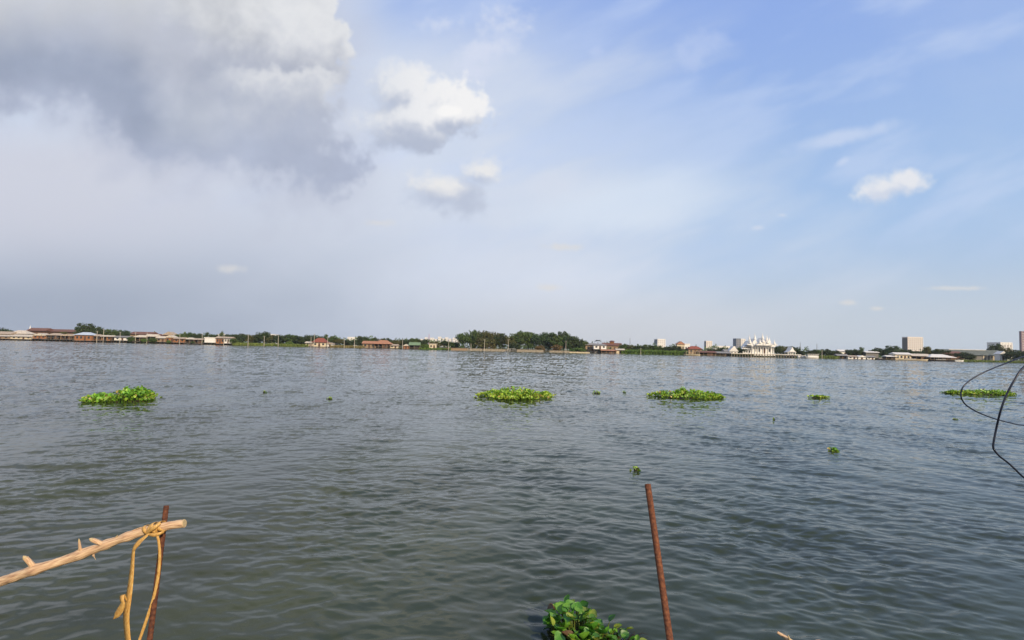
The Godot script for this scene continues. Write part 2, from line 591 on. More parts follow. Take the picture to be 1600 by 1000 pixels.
# wave height at a point: trains of short-crested wind waves from several quarters
func wave(x: float, z: float) -> float:
	var side := clampf(x / (4.0 + absf(z) * 0.55), -1.0, 1.0)
	var h := 0.0
	var gust: float = 0.78 + 0.5 * swell[0][0].get_noise_2d(x * 0.35 + 80.0, z * 0.12)
	# waves thrown back from the near bank run outwards in bowed crests
	var cx := x + 3.0
	var cz := z - 3.0
	var far := sqrt(cx * cx + cz * cz)
	var phi := atan2(cx, -cz)
	for s in bowed:
		var n: float = s[0].get_noise_2d(phi * s[2], far * s[3])
		h += s[1] * (n - 0.55 * absf(n))
	# beyond a few dozen metres the smallest ripples are too fine to be laid out one by one
	var calm := clampf(1.25 - far / 120.0, 0.8, 1.0)
	for s in swell:
		var u: float = x * s[2] + z * s[3]
		var t: float = z * s[2] - x * s[3]
		var n: float = s[0].get_noise_2d(u * s[4], t * s[5])
		var weight: float = 1.0 + s[6] * side
		h += s[1] * weight * (calm if s[8] else 1.0) * (n - 0.55 * absf(n) if s[7] else n)
	return h * gust


func make_water() -> void:
	# amplitude, wavelength, stretch along the crest, turn in degrees, lean to the right bank, sharp crests
	var sd := 60
	for s in [[0.018, 3.2, 2.0, 18, 0.4, false], [0.013, 1.3, 2.2, 27, 0.9, true], [0.011, 1.1, 2.0, -15, -0.8, true], [0.007, 0.50, 2.3, 34, 0.8, true], [0.007, 0.40, 2.0, -20, -0.6, true], [0.0090, 0.22, 2.0, 10, 0.2, true], [0.0074, 0.145, 1.9, -24, 0.0, true], [0.0040, 0.085, 1.7, 20, 0.0, false]]:
		var n := FastNoiseLite.new()
		n.noise_type = FastNoiseLite.TYPE_SIMPLEX_SMOOTH
		n.frequency = 1.0
		n.fractal_type = FastNoiseLite.FRACTAL_NONE
		n.seed = sd
		sd += 7
		var a := deg_to_rad(s[3])
		swell.append([n, s[0], cos(a), sin(a), 0.62 / (s[1] * s[2]), 0.62 / s[1], s[4], s[5], s[1] < 0.4])
	for s in [[0.014, 0.66, 8.0], [0.011, 0.38, 12.0], [0.0075, 0.22, 20.0]]:
		var n := FastNoiseLite.new()
		n.noise_type = FastNoiseLite.TYPE_SIMPLEX_SMOOTH
		n.frequency = 1.0
		n.fractal_type = FastNoiseLite.FRACTAL_NONE
		n.seed = sd
		sd += 7
		bowed.append([n, s[0], s[2], 0.62 / s[1]])
	# finer rings nearby, wider ones far off
	var rings := [0.25, 0.8, 1.5, 2.2, 2.7, 3.1, 3.5, 3.8]
	var r := 4.0
	while r < 620.0:
		rings.append(r)
		r += clampf(r * r / 1440.0 * 0.55, 0.024, 6.0)
	for q in [700.0, 850.0, 1100.0, 1600.0, 2600.0, 5000.0]:
		rings.append(q)
	var spokes := []
	for i in 1041:
		spokes.append(deg_to_rad(-54.0 + 108.0 * i / 1040.0))
	for i in range(1, 61):
		spokes.append(deg_to_rad(54.0 + 252.0 * i / 60.0))
	var wide: int = spokes.size()
	var high: int = rings.size()
	chunks.clear()
	chunks.resize(high)
	var task := func(row: int) -> void:
		var rr: float = rings[row]
		var pos := PackedVector3Array()
		var nor := PackedVector3Array()
		pos.resize(wide)
		nor.resize(wide)
		var e := 0.015
		for i in wide:
			var az: float = spokes[i]
			var x := sin(az) * rr
			var z := -cos(az) * rr
			if rr > 640.0 or z > 2.0:
				pos[i] = Vector3(x, 0, z)
				nor[i] = Vector3.UP
				continue
			var h := wave(x, z)
			pos[i] = Vector3(x, h, z)
			nor[i] = Vector3((h - wave(x + e, z)) / e, 1.0, (h - wave(x, z + e)) / e).normalized()
		lock.lock()
		chunks[row] = [pos, nor]
		lock.unlock()
	var id := WorkerThreadPool.add_group_task(task, high)
	WorkerThreadPool.wait_for_group_task_completion(id)
	var pos := PackedVector3Array()
	var nor := PackedVector3Array()
	for c in chunks:
		pos.append_array(c[0])
		nor.append_array(c[1])
	chunks.clear()
	var idx := PackedInt32Array()
	idx.resize((high - 1) * (wide - 1) * 6)
	var k := 0
	for j in high - 1:
		for i in wide - 1:
			var a := j * wide + i
			var b := a + wide
			idx[k] = a
			idx[k + 1] = b
			idx[k + 2] = b + 1
			idx[k + 3] = a
			idx[k + 4] = b + 1
			idx[k + 5] = a + 1
			k += 6
	var arrays := []
	arrays.resize(Mesh.ARRAY_MAX)
	arrays[Mesh.ARRAY_VERTEX] = pos
	arrays[Mesh.ARRAY_NORMAL] = nor
	arrays[Mesh.ARRAY_INDEX] = idx
	var mesh := ArrayMesh.new()
	mesh.add_surface_from_arrays(Mesh.PRIMITIVE_TRIANGLES, arrays)
	var o := part("river_water", mesh, M["river water"], self)
	tag(o, "wide brown green river with short wind waves", "", "", "structure")


# ---------------------------------------------------------------- the land
func make_land() -> void:
	var n := FastNoiseLite.new()
	n.seed = 77
	n.frequency = 0.02
	var st := begin()
	st.set_smooth_group(1)
	# the far bank: a low muddy edge, then flat ground to the horizon
	var xs := []
	for i in 201:
		xs.append(-1000.0 + 10.0 * i)
	xs.push_front(-9000.0)
	xs.append(9000.0)
	var rows := [[0.0, -0.8], [3.0, 0.35], [7.0, 0.9], [30.0, 1.1], [120.0, 1.2], [500.0, 1.2], [9000.0, 1.2]]
	var grid := []
	for rw in rows:
		var line := []
		for x in xs:
			var wob: float = n.get_noise_1d(x) * 2.0 if rw[0] < 20.0 else 0.0
			line.append(Vector3(x, rw[1] + (n.get_noise_2d(x, rw[0]) * 0.2 if rw[0] > 1.0 else 0.0), -(SHORE + 1.0) - rw[0] + wob))
		grid.append(line)
	for j in grid.size() - 1:
		for i in xs.size() - 1:
			quad(st, grid[j][i], grid[j + 1][i], grid[j + 1][i + 1], grid[j][i + 1])
	var o := part("far_bank_ground", finish(st), M["earth"], self)
	tag(o, "low flat ground of the far river bank", "", "", "structure")
	# the near bank behind the camera
	st = begin()
	var a := Vector3(-9000, -0.8, 4.0)
	var b := Vector3(9000, -0.8, 4.0)
	var c := Vector3(9000, 1.0, 7.0)
	var d := Vector3(-9000, 1.0, 7.0)
	quad(st, a, b, c, d)
	quad(st, d, c, Vector3(9000, 1.2, 9000), Vector3(-9000, 1.2, 9000))
	o = part("near_bank_ground", finish(st), M["earth"], self)
	tag(o, "low ground of the near river bank behind the camera", "", "", "structure")


# ---------------------------------------------------------------- the far bank
# Bearings along the bank are given as columns of the 1600 pixel picture, heights as its rows; away is the distance in metres.
func across(px: float, away: float) -> float:
	return (px - 801.0) / LENS * away


func height(px: float, py: float, away: float) -> float:
	return EYE.y + (44.0 - ((py - 500.0) - (px - 800.0) * 0.0225)) / LENS * away


func ground_at(away: float) -> float:
	return 1.0 if away > SHORE + 8.0 else 0.6


func make_far_bank() -> void:
	make_crowns()
	make_houses()
	make_temple()
	make_waterfront()
	make_towers()
	make_woods()
	make_trees()
	make_poles()


# ---- trees
var crowns := {}
var trunk_mesh: ArrayMesh
var ordinals := ["first", "second", "third", "fourth", "fifth", "sixth", "seventh", "eighth", "ninth", "tenth", "eleventh", "twelfth", "thirteenth", "fourteenth", "fifteenth", "sixteenth", "seventeenth", "eighteenth", "nineteenth", "twentieth", "twenty-first", "twenty-second", "twenty-third", "twenty-fourth", "twenty-fifth", "twenty-sixth", "twenty-seventh", "twenty-eighth"]


func leaf_face(st: SurfaceTool, at: Vector3, out: Vector3, size: float, narrow := 0.55) -> void:
	var n := (out * 0.7 + Vector3(rng.randfn(), rng.randfn() + 0.5, rng.randfn()) * 0.6).normalized()
	var u := n.cross(Vector3(rng.randfn(), rng.randfn(), rng.randfn())).normalized() * size
	var v := n.cross(u) * narrow
	var bend := n * size * 0.25
	tri(st, at - u, at + v + bend, at + u)
	tri(st, at - u, at + u, at - v + bend)


func leaf_tone(st: SurfaceTool, base := Color.WHITE) -> void:
	var k := rng.randf_range(0.6, 1.35)
	st.set_color(Color(base.r * k * rng.randf_range(0.85, 1.15), base.g * k, base.b * k * rng.randf_range(0.7, 1.2)))


# a crown one metre wide and one high, standing on its lowest leaves
func crown_mesh(clumps: int, leaves: int, shape: Vector3, spread: float, size: float) -> ArrayMesh:
	var st := begin()
	for i in clumps:
		var dir := Vector3(rng.randfn(), rng.randfn() * 0.9 + 0.25, rng.randfn()).normalized()
		var c := Vector3(0, 0.5, 0) + dir * shape * rng.randf_range(0.45, 1.0) * 0.5 * (1.0 - spread)
		var r := rng.randf_range(0.6, 1.25) * spread
		var hue := Color(rng.randf_range(0.75, 1.3), rng.randf_range(0.8, 1.15), rng.randf_range(0.7, 1.2))
		for k in leaves:
			var o := Vector3(rng.randfn(), rng.randfn(), rng.randfn()).normalized()
			leaf_tone(st, hue)
			leaf_face(st, c + o * r * sqrt(rng.randf_range(0.15, 1.0)) * Vector3(0.6, 0.5, 0.6), o, size * rng.randf_range(0.6, 1.3))
	return unit_size(finish(st))


# stretched to fill one cubic metre over its foot
func unit_size(mesh: ArrayMesh) -> ArrayMesh:
	var arrays := mesh.surface_get_arrays(0)
	var v: PackedVector3Array = arrays[Mesh.ARRAY_VERTEX]
	var b := mesh.get_aabb()
	for i in v.size():
		v[i] = (v[i] - b.position) / b.size - Vector3(0.5, 0, 0.5)
	arrays[Mesh.ARRAY_VERTEX] = v
	var out := ArrayMesh.new()
	out.add_surface_from_arrays(Mesh.PRIMITIVE_TRIANGLES, arrays)
	return out


func plume_mesh(plumes: int) -> ArrayMesh:
	var st := begin()
	for i in plumes:
		var a := rng.randf() * TAU
		var far := rng.randf_range(0.05, 0.5)
		var tall := rng.randf_range(0.55, 1.0) * (1.0 - far * 0.35)
		for k in 110:
			var t := rng.randf_range(0.12, 1.0)
			var droop := maxf(t - 0.8, 0.0)
			var p := Vector3(cos(a) * far * t, tall * (t - droop * droop * 3.0), sin(a) * far * t)
			p += Vector3(rng.randfn(), rng.randfn(), rng.randfn()) * 0.035 * (1.25 - t)
			leaf_tone(st)
			leaf_face(st, p, Vector3(cos(a), 0.5, sin(a)), rng.randf_range(0.018, 0.034), 0.4)
	return unit_size(finish(st))


func palm_mesh() -> ArrayMesh:
	var st := begin()
	for i in 16:
		var a := TAU * i / 16.0 + rng.randf() * 0.3
		var lift := rng.randf_range(-0.1, 0.9)
		for k in 26:
			var t := (k + 0.5) / 26.0
			var p := Vector3(cos(a) * 0.5 * t, 0.5 + lift * 0.45 * t - 0.75 * t * t * (0.4 + 0.3 * lift), sin(a) * 0.5 * t)
			for s in [-1.0, 1.0]:
				leaf_tone(st)
				var side: Vector3 = Vector3(-sin(a), -0.5, cos(a)) * s * 0.10 * (1.0 - t * 0.6)
				var q := Vector3(cos(a), 0, sin(a)) * 0.03
				tri(st, p, p + side + q, p + q)
	return finish(st)


func make_crowns() -> void:
	crowns.round = [crown_mesh(34, 95, Vector3(1, 1, 1), 0.26, 0.034), crown_mesh(30, 100, Vector3(1.05, 0.95, 1), 0.30, 0.034), crown_mesh(38, 85, Vector3(1, 1.05, 1), 0.24, 0.032)]
	crowns.broad = [crown_mesh(34, 90, Vector3(1.25, 0.8, 1.1), 0.24, 0.034), crown_mesh(40, 80, Vector3(1.2, 0.9, 1.2), 0.22, 0.032)]
	crowns.tall = [crown_mesh(26, 80, Vector3(0.75, 1.25, 0.75), 0.24, 0.036), crown_mesh(22, 80, Vector3(0.7, 1.3, 0.7), 0.26, 0.038)]
	crowns.bush = [crown_mesh(24, 80, Vector3(1.2, 0.7, 1.1), 0.32, 0.045), crown_mesh(26, 80, Vector3(1.1, 0.8, 1.0), 0.34, 0.045)]
	crowns.bamboo = [plume_mesh(84), plume_mesh(76)]
	crowns.palm = [palm_mesh()]
	var st := begin()
	tube(st, [Vector3(0, -0.06, 0), Vector3(0.01, 0.25, 0), Vector3(-0.01, 0.5, 0.01), Vector3(0.0, 0.72, 0.0)], [0.05, 0.036, 0.026, 0.012], 7)
	for q in [[0.3, 0.0], [0.36, 2.2], [0.44, 4.3], [0.5, 1.2], [0.52, 5.4]]:
		var d: Vector3 = Vector3(cos(q[1]), 0, sin(q[1]))
		tube(st, [Vector3(0, q[0], 0), d * 0.1 + Vector3(0, q[0] + 0.1, 0), d * 0.24 + Vector3(0, q[0] + 0.26, 0)], [0.022, 0.016, 0.007], 5)
	trunk_mesh = finish(st)


func tree(called: String, label: String, group: String, px: float, top: float, wide: float, away: float, kind: String, tone: String) -> void:
	var g := ground_at(away)
	var tall := height(px, top, away) - g
	var w := wide * away / LENS
	var t := thing(called, label, "tree" if not called.contains("shrub") else "shrub", Vector3(across(px, away), g, -away), group, rng.randf() * TAU)
	var trunk := part("trunk", trunk_mesh, M["bark"], t)
	var trunk_w := 0.45 if kind in ["round", "broad"] else 0.3
	trunk.scale = Vector3(tall * trunk_w, tall, tall * trunk_w)
	var list: Array = crowns[kind]
	var c := part("crown", list[rng.randi() % list.size()], M[tone], t)
	match kind:
		"bush", "bamboo":
			c.scale = Vector3(w * 1.05, tall * 1.04, w * 1.05)
			c.position.y = -0.1
		"palm":
			c.scale = Vector3(w, w * 0.9, w)
			c.position.y = tall - w * 0.62
			trunk.scale = Vector3(2.6, tall * 1.15, 2.6)
		_:
			c.scale = Vector3(w * 1.15, tall * 0.97, w * 1.15)
			c.position.y = tall * 0.05


func belt(where: String, rows: Array) -> void:
	for i in rows.size():
		var r: Array = rows[i]
		var kind: String = r[4]
		var words_: String = {"round": "rounded tree", "broad": "broad tree", "tall": "narrow tree", "bush": "low shrub", "bamboo": "feathery bamboo clump", "palm": "palm"}[kind]
		var called: String = {"round": "round_tree", "broad": "broad_tree", "tall": "narrow_tree", "bush": "low_shrub", "bamboo": "bamboo_clump", "palm": "palm_tree"}[kind]
		tree(called, "%s, %s plant from the left %s" % [words_, ordinals[i], where], "trees " + where, r[0], r[1], r[2], r[3], kind, "leaf " + r[5])


func make_trees() -> void:
	belt("behind the cream and brown roofs at far left", [[6, 512, 30, 475, "bush", "dark"], [133, 505, 29, 446, "round", "dark"], [152, 510, 22, 448, "round", "dark"], [170, 514, 22, 455, "broad", "green"], [184, 515, 20, 458, "round", "green"], [197, 516, 18, 455, "round", "dark"]])
	belt("among the stilt houses at left", [[51, 524, 10, 434, "bush", "olive"], [104, 518, 16, 440, "broad", "olive"], [119, 526, 9, 431, "bush", "green"], [178, 522, 12, 436, "bush", "green"], [208, 525, 12, 427, "bush", "green"], [228, 528.5, 10, 426, "bush", "light"], [241, 527, 12, 426, "bush", "green"], [266, 531, 7, 426, "bush", "light"], [304, 533, 8, 426, "bush", "green"], [319, 528, 8, 430, "bush", "dark"], [366, 527, 16, 430, "bush", "green"]])
	belt("between brown roof and white sheeted house", [[283, 521, 18, 458, "round", "green"], [296, 519, 22, 462, "broad", "green"], [311, 521, 22, 460, "round", "dark"], [325, 519, 9, 462, "tall", "dark"], [336, 522, 14, 460, "round", "dark"], [349, 517, 8, 466, "tall", "green"], [356, 522, 18, 462, "round", "dark"]])
	belt("in green belt left of red roof", [[369, 522, 20, 442, "round", "dark"], [380, 521, 22, 446, "broad", "dark"], [393, 523, 22, 450, "round", "olive"], [404, 523, 20, 452, "round", "dark"], [414, 518, 22, 450, "round", "dark"], [428, 523, 24, 452, "broad", "olive"], [442, 523, 24, 450, "round", "dark"], [455, 522, 26, 452, "broad", "green"], [455, 533, 15, 438, "bush", "light"], [470, 525, 22, 450, "round", "dark"], [481, 528, 18, 455, "round", "olive"]])
	belt("behind the red roofed house", [[487, 523, 18, 452, "round", "dark"], [499, 525, 22, 454, "round", "dark"], [511, 522, 9, 455, "tall", "green"], [520, 525, 24, 452, "broad", "green"], [532, 529, 22, 450, "round", "olive"], [545, 531, 18, 450, "round", "dark"], [556, 531, 16, 452, "broad", "dark"], [568, 525, 20, 456, "round", "dark"], [580, 528, 16, 458, "round", "green"]])
	belt("behind the orange tiled houses", [[589, 526, 8, 462, "tall", "dark"], [597, 529, 18, 458, "round", "olive"], [609, 528, 20, 460, "broad", "dark"], [622, 531, 20, 456, "round", "olive"], [636, 530, 16, 456, "round", "dark"], [650, 528, 18, 458, "round", "green"], [664, 530, 18, 456, "round", "dark"], [667, 537, 15, 436, "bush", "light"], [684, 533, 22, 455, "broad", "olive"], [698, 532, 20, 456, "round", "dark"], [711, 534, 18, 452, "round", "green"]])
	belt("in tall grove above the tan sea wall", [[727, 520.8, 26.88, 446, "round", "green"], [741, 515.8, 31.36, 448, "bamboo", "green"], [757, 516.8, 35.84, 450, "bamboo", "olive"], [759, 526.8, 38.08, 442, "bush", "olive"], [773, 518.8, 31.36, 448, "bamboo", "olive"], [787, 520.8, 24.64, 446, "round", "dark"], [799, 524.8, 24.64, 446, "round", "olive"], [806, 534.8, 24.64, 440, "bush", "dark"], [812, 517.8, 29.12, 448, "round", "green"], [828, 516.8, 31.36, 450, "broad", "green"], [843, 521.8, 26.88, 446, "round", "blue"], [846, 538.8, 17.92, 438, "bush", "dry"], [858, 518.8, 31.36, 449, "round", "blue"], [870, 523.8, 24.64, 445, "round", "green"], [872, 537.8, 19.04, 438, "bush", "dry"], [882, 517.8, 29.12, 448, "round", "blue"], [896, 524.8, 24.64, 446, "round", "dark"], [905, 529.8, 20.16, 446, "round", "dark"], [914, 531.8, 14.56, 442, "tall", "green"], [905, 542.8, 29.12, 436, "bush", "light"]])
	belt("between brown waterside houses and tan roofs", [[936, 530, 12, 445, "palm", "dark"], [976, 537, 14, 446, "round", "green"], [985, 539, 20, 448, "round", "olive"], [997, 540, 22, 446, "broad", "dark"], [1009, 538, 24, 448, "broad", "green"], [1021, 540, 20, 450, "round", "dark"], [1031, 540, 18, 444, "round", "green"], [1043, 542, 22, 446, "round", "dark"], [1055, 540, 24, 448, "broad", "dark"], [1067, 545, 18, 444, "round", "dark"]])
	belt("around the white temple", [[1116, 545, 20, 452, "round", "dark"], [1129, 543, 22, 455, "broad", "dark"], [1160, 543, 18, 440, "round", "dark"], [1216, 541, 18, 452, "round", "dark"], [1228, 540, 22, 456, "broad", "olive"], [1241, 541, 20, 455, "round", "dark"], [1254, 548, 16, 450, "round", "dark"]])
	belt("between ferry boat and cream tower", [[1268, 547, 20, 450, "round", "dark"], [1281, 546, 20, 452, "round", "green"], [1295, 545, 20, 450, "broad", "dark"], [1308, 548, 18, 450, "round", "dark"], [1331, 546, 16, 452, "round", "dark"], [1343, 546, 16, 450, "round", "dark"], [1348, 542, 9, 455, "tall", "green"], [1363, 547, 18, 455, "broad", "olive"], [1371, 543, 20, 452, "broad", "dark"], [1384, 545, 20, 450, "round", "dark"], [1394, 540, 23, 448, "round", "blue"], [1409, 546, 20, 450, "broad", "dark"]])
	belt("from cream tower to right end", [[1424, 546, 20, 452, "broad", "dark"], [1438, 548, 16, 450, "round", "dark"], [1450, 541, 13, 455, "round", "olive"], [1464, 545, 22, 455, "broad", "dark"], [1477, 547, 18, 455, "round", "dark"], [1505, 550, 24, 442, "broad", "dark"], [1518, 552, 16, 441, "bush", "dark"], [1549, 544, 12, 520, "tall", "dark"], [1557, 537, 22, 512, "round", "dark"], [1571, 543, 18, 505, "round", "olive"], [1585, 546, 26, 445, "broad", "dark"], [1599, 549, 24, 443, "round", "dark"], [1620, 546, 30, 446, "round", "dark"]])


# a low mass of far trees and undergrowth that closes the view between the single trees
func make_woods() -> void:
	var n := FastNoiseLite.new()
	n.seed = 5
	n.frequency = 0.035
	for w in [["far_wood", "low dark wood behind the houses and trees of far bank", 560.0, 40.0, 9.4, 18000, 0.55, "leaf green"], ["undergrowth", "dense bushes and undergrowth between the trunks of far trees", 462.0, 12.0, 4.6, 15000, 0.34, "leaf green"]]:
		var st := begin()
		for i in int(w[5]):
			var px := rng.randf_range(-60.0, 1660.0)
			var away: float = w[2] + rng.randf() * w[3]
			var top: float = w[4] * (0.72 + 0.75 * n.get_noise_2d(px * 1.6, w[2]) + 0.35 * n.get_noise_2d(px * 6.0, w[2]))
			var p := Vector3(across(px, away), 0.8 + maxf(top, 0.8) * sqrt(rng.randf()), -away)
			leaf_tone(st)
			leaf_face(st, p, Vector3(rng.randfn() * 0.6, 0.5, 1.0).normalized(), w[6] * rng.randf_range(0.7, 1.6), 0.7)
		tag(part(w[0], finish(st), M[w[7]], self), w[1], "wood" if w[0] == "far_wood" else "undergrowth", "", "stuff")


# ---- houses
func gable(wide: float, deep: float, tall: float, along_x: bool) -> ArrayMesh:
	var st := begin()
	var w := wide * 0.5
	var e := 0.12
	if along_x:
		var a := Vector3(-w, 0, deep)
		var b := Vector3(w, 0, deep)
		var c := Vector3(w, 0, 0)
		var d := Vector3(-w, 0, 0)
		var r0 := Vector3(-w, tall, deep * 0.5)
		var r1 := Vector3(w, tall, deep * 0.5)
		var u := Vector3(0, e, 0)
		quad(st, a + u, r0 + u, r1 + u, b + u)
		quad(st, c + u, r1 + u, r0 + u, d + u)
		tri(st, b + u, r1 + u, c + u)
		tri(st, d + u, r0 + u, a + u)
		quad(st, a, a + u, b + u, b)
		quad(st, c, c + u, d + u, d)
		quad(st, b, b + u, c + u, c)
		quad(st, d, d + u, a + u, a)
		quad(st, d, a, b, c)
	else:
		var a := Vector3(-w, 0, deep)
		var b := Vector3(w, 0, deep)
		var c := Vector3(w, 0, 0)
		var d := Vector3(-w, 0, 0)
		var r0 := Vector3(0, tall, deep)
		var r1 := Vector3(0, tall, 0)
		var u := Vector3(0, e, 0)
		tri(st, a + u, r0 + u, b + u)
		tri(st, c + u, r1 + u, d + u)
		quad(st, b + u, r0 + u, r1 + u, c + u)
		quad(st, d + u, r1 + u, r0 + u, a + u)
		quad(st, a, a + u, b + u, b)
		quad(st, c, c + u, d + u, d)
		quad(st, b, b + u, c + u, c)
		quad(st, d, d + u, a + u, a)
		quad(st, d, a, b, c)
	return finish(st)


func hip(wide: float, deep: float, tall: float, ridge := 0.4) -> ArrayMesh:
	var st := begin()
	var w := wide * 0.5
	var a := Vector3(-w, 0, deep)
	var b := Vector3(w, 0, deep)
	var c := Vector3(w, 0, 0)
	var d := Vector3(-w, 0, 0)
	var u := Vector3(0, 0.12, 0)
	var r0 := Vector3(-w * ridge, tall, deep * 0.5)
	var r1 := Vector3(w * ridge, tall, deep * 0.5)
	quad(st, a + u, r0, r1, b + u)
	quad(st, c + u, r1, r0, d + u)
	tri(st, b + u, r1, c + u)
	tri(st, d + u, r0, a + u)
	quad(st, a, a + u, b + u, b)
	quad(st, c, c + u, d + u, d)
	quad(st, b, b + u, c + u, c)
	quad(st, d, d + u, a + u, a)
	quad(st, d, a, b, c)
	return finish(st)


# px from/to, rows of ridge, eave and floor. style: long (ridge across), gable (ridge towards us), hip, flat. open houses have posts and a dark inside instead of a front wall
func house(label: String, from: float, to: float, top: float, eave: float, base: float, away: float, wall: String, roof: String, style := "long", windows := 2, open := false, called := "riverside_house", over_water := true) -> Node3D:
	var mid := (from + to) * 0.5
	var wide := (to - from) * away / LENS
	var deep := clampf(wide * 0.6, 5.0, 14.0)
	var y_top := height(mid, top, away)
	var y_eave := height(mid, eave, away)
	var y_base := maxf(height(mid, base, away), 0.25)
	if not over_water:
		y_base = 0.8
	var t := thing(called, label, "house", Vector3(across(mid, away), 0, -away), "houses along the far bank")
	var over := 0.35
	var w := wide - over * 2.0
	var wall_h := y_eave - y_base
	if open:
		box("wall", M[wall], t, Vector3(0, y_base + wall_h * 0.5, -deep + 0.15), Vector3(w, wall_h, 0.2))
		box("wall", M[wall], t, Vector3(-w * 0.5 + 0.1, y_base + wall_h * 0.5, -deep * 0.5), Vector3(0.16, wall_h, deep - 0.4))
		box("wall", M[wall], t, Vector3(w * 0.18, y_base + wall_h * 0.45, -0.2), Vector3(w * 0.34, wall_h * 0.88, 0.15))
		var posts := maxi(int(w / 3.0), 2)
		for i in posts + 1:
			box("post", M["tan board"], t, Vector3(-w * 0.5 + w * i / posts, y_base + wall_h * 0.5, -0.05), Vector3(0.18, wall_h, 0.18))
		box("railing", M["tan board"], t, Vector3(0, y_base + wall_h * 0.33, 0.06), Vector3(w, 0.12, 0.08))
	else:
		box("wall", M[wall], t, Vector3(0, y_base + wall_h * 0.5, -deep * 0.5), Vector3(w, wall_h, deep - 0.3))
	for i in windows:
		var x := (-0.5 + (i + 0.5) / windows) * w * 0.9
		var win := box("window", M["dark glass"], t, Vector3(x, y_base + wall_h * 0.56, -0.11), Vector3(minf(w / (windows + 1.0) * 0.7, 1.4), wall_h * 0.42, 0.1))
		if i == windows / 2 and not open:
			win.name = "door"
			win.position.y = y_base + wall_h * 0.4
			win.scale.y = wall_h * 0.76
			win.material_override = M["brown board"]
	var rise := maxf(y_top - y_eave, 0.3)
	var roof_mesh: ArrayMesh
	match style:
		"gable":
			roof_mesh = gable(wide + 0.4, deep + 1.2, rise, false)
		"hip":
			roof_mesh = hip(wide + 0.6, deep + 1.4, rise)
		"flat":
			var st := begin()
			slab(st, Vector3(-wide * 0.5 - 0.1, 0, 0), Vector3(wide * 0.5 + 0.1, maxf(rise, 0.25), deep + 0.6))
			roof_mesh = finish(st)
		_:
			roof_mesh = gable(wide + 0.3, deep + 1.6, rise, true)
	part("roof", roof_mesh, M[roof], t, Vector3(0, y_eave, -deep - 0.6))
	# floor and legs over the mud or the water
	box("deck", M["grey board"], t, Vector3(0, y_base - 0.1, -deep * 0.5 + 0.5), Vector3(wide, 0.2, deep + 1.6))
	var legs := clampi(int(wide / 2.4), 2, 12)
	for i in legs + 1:
		box("stilt", M["brown board"], t, Vector3(-w * 0.5 + w * i / legs, (y_base - 0.2 - 1.2) * 0.5, 0.7), Vector3(0.2, y_base - 0.2 + 1.2, 0.2))
	return t


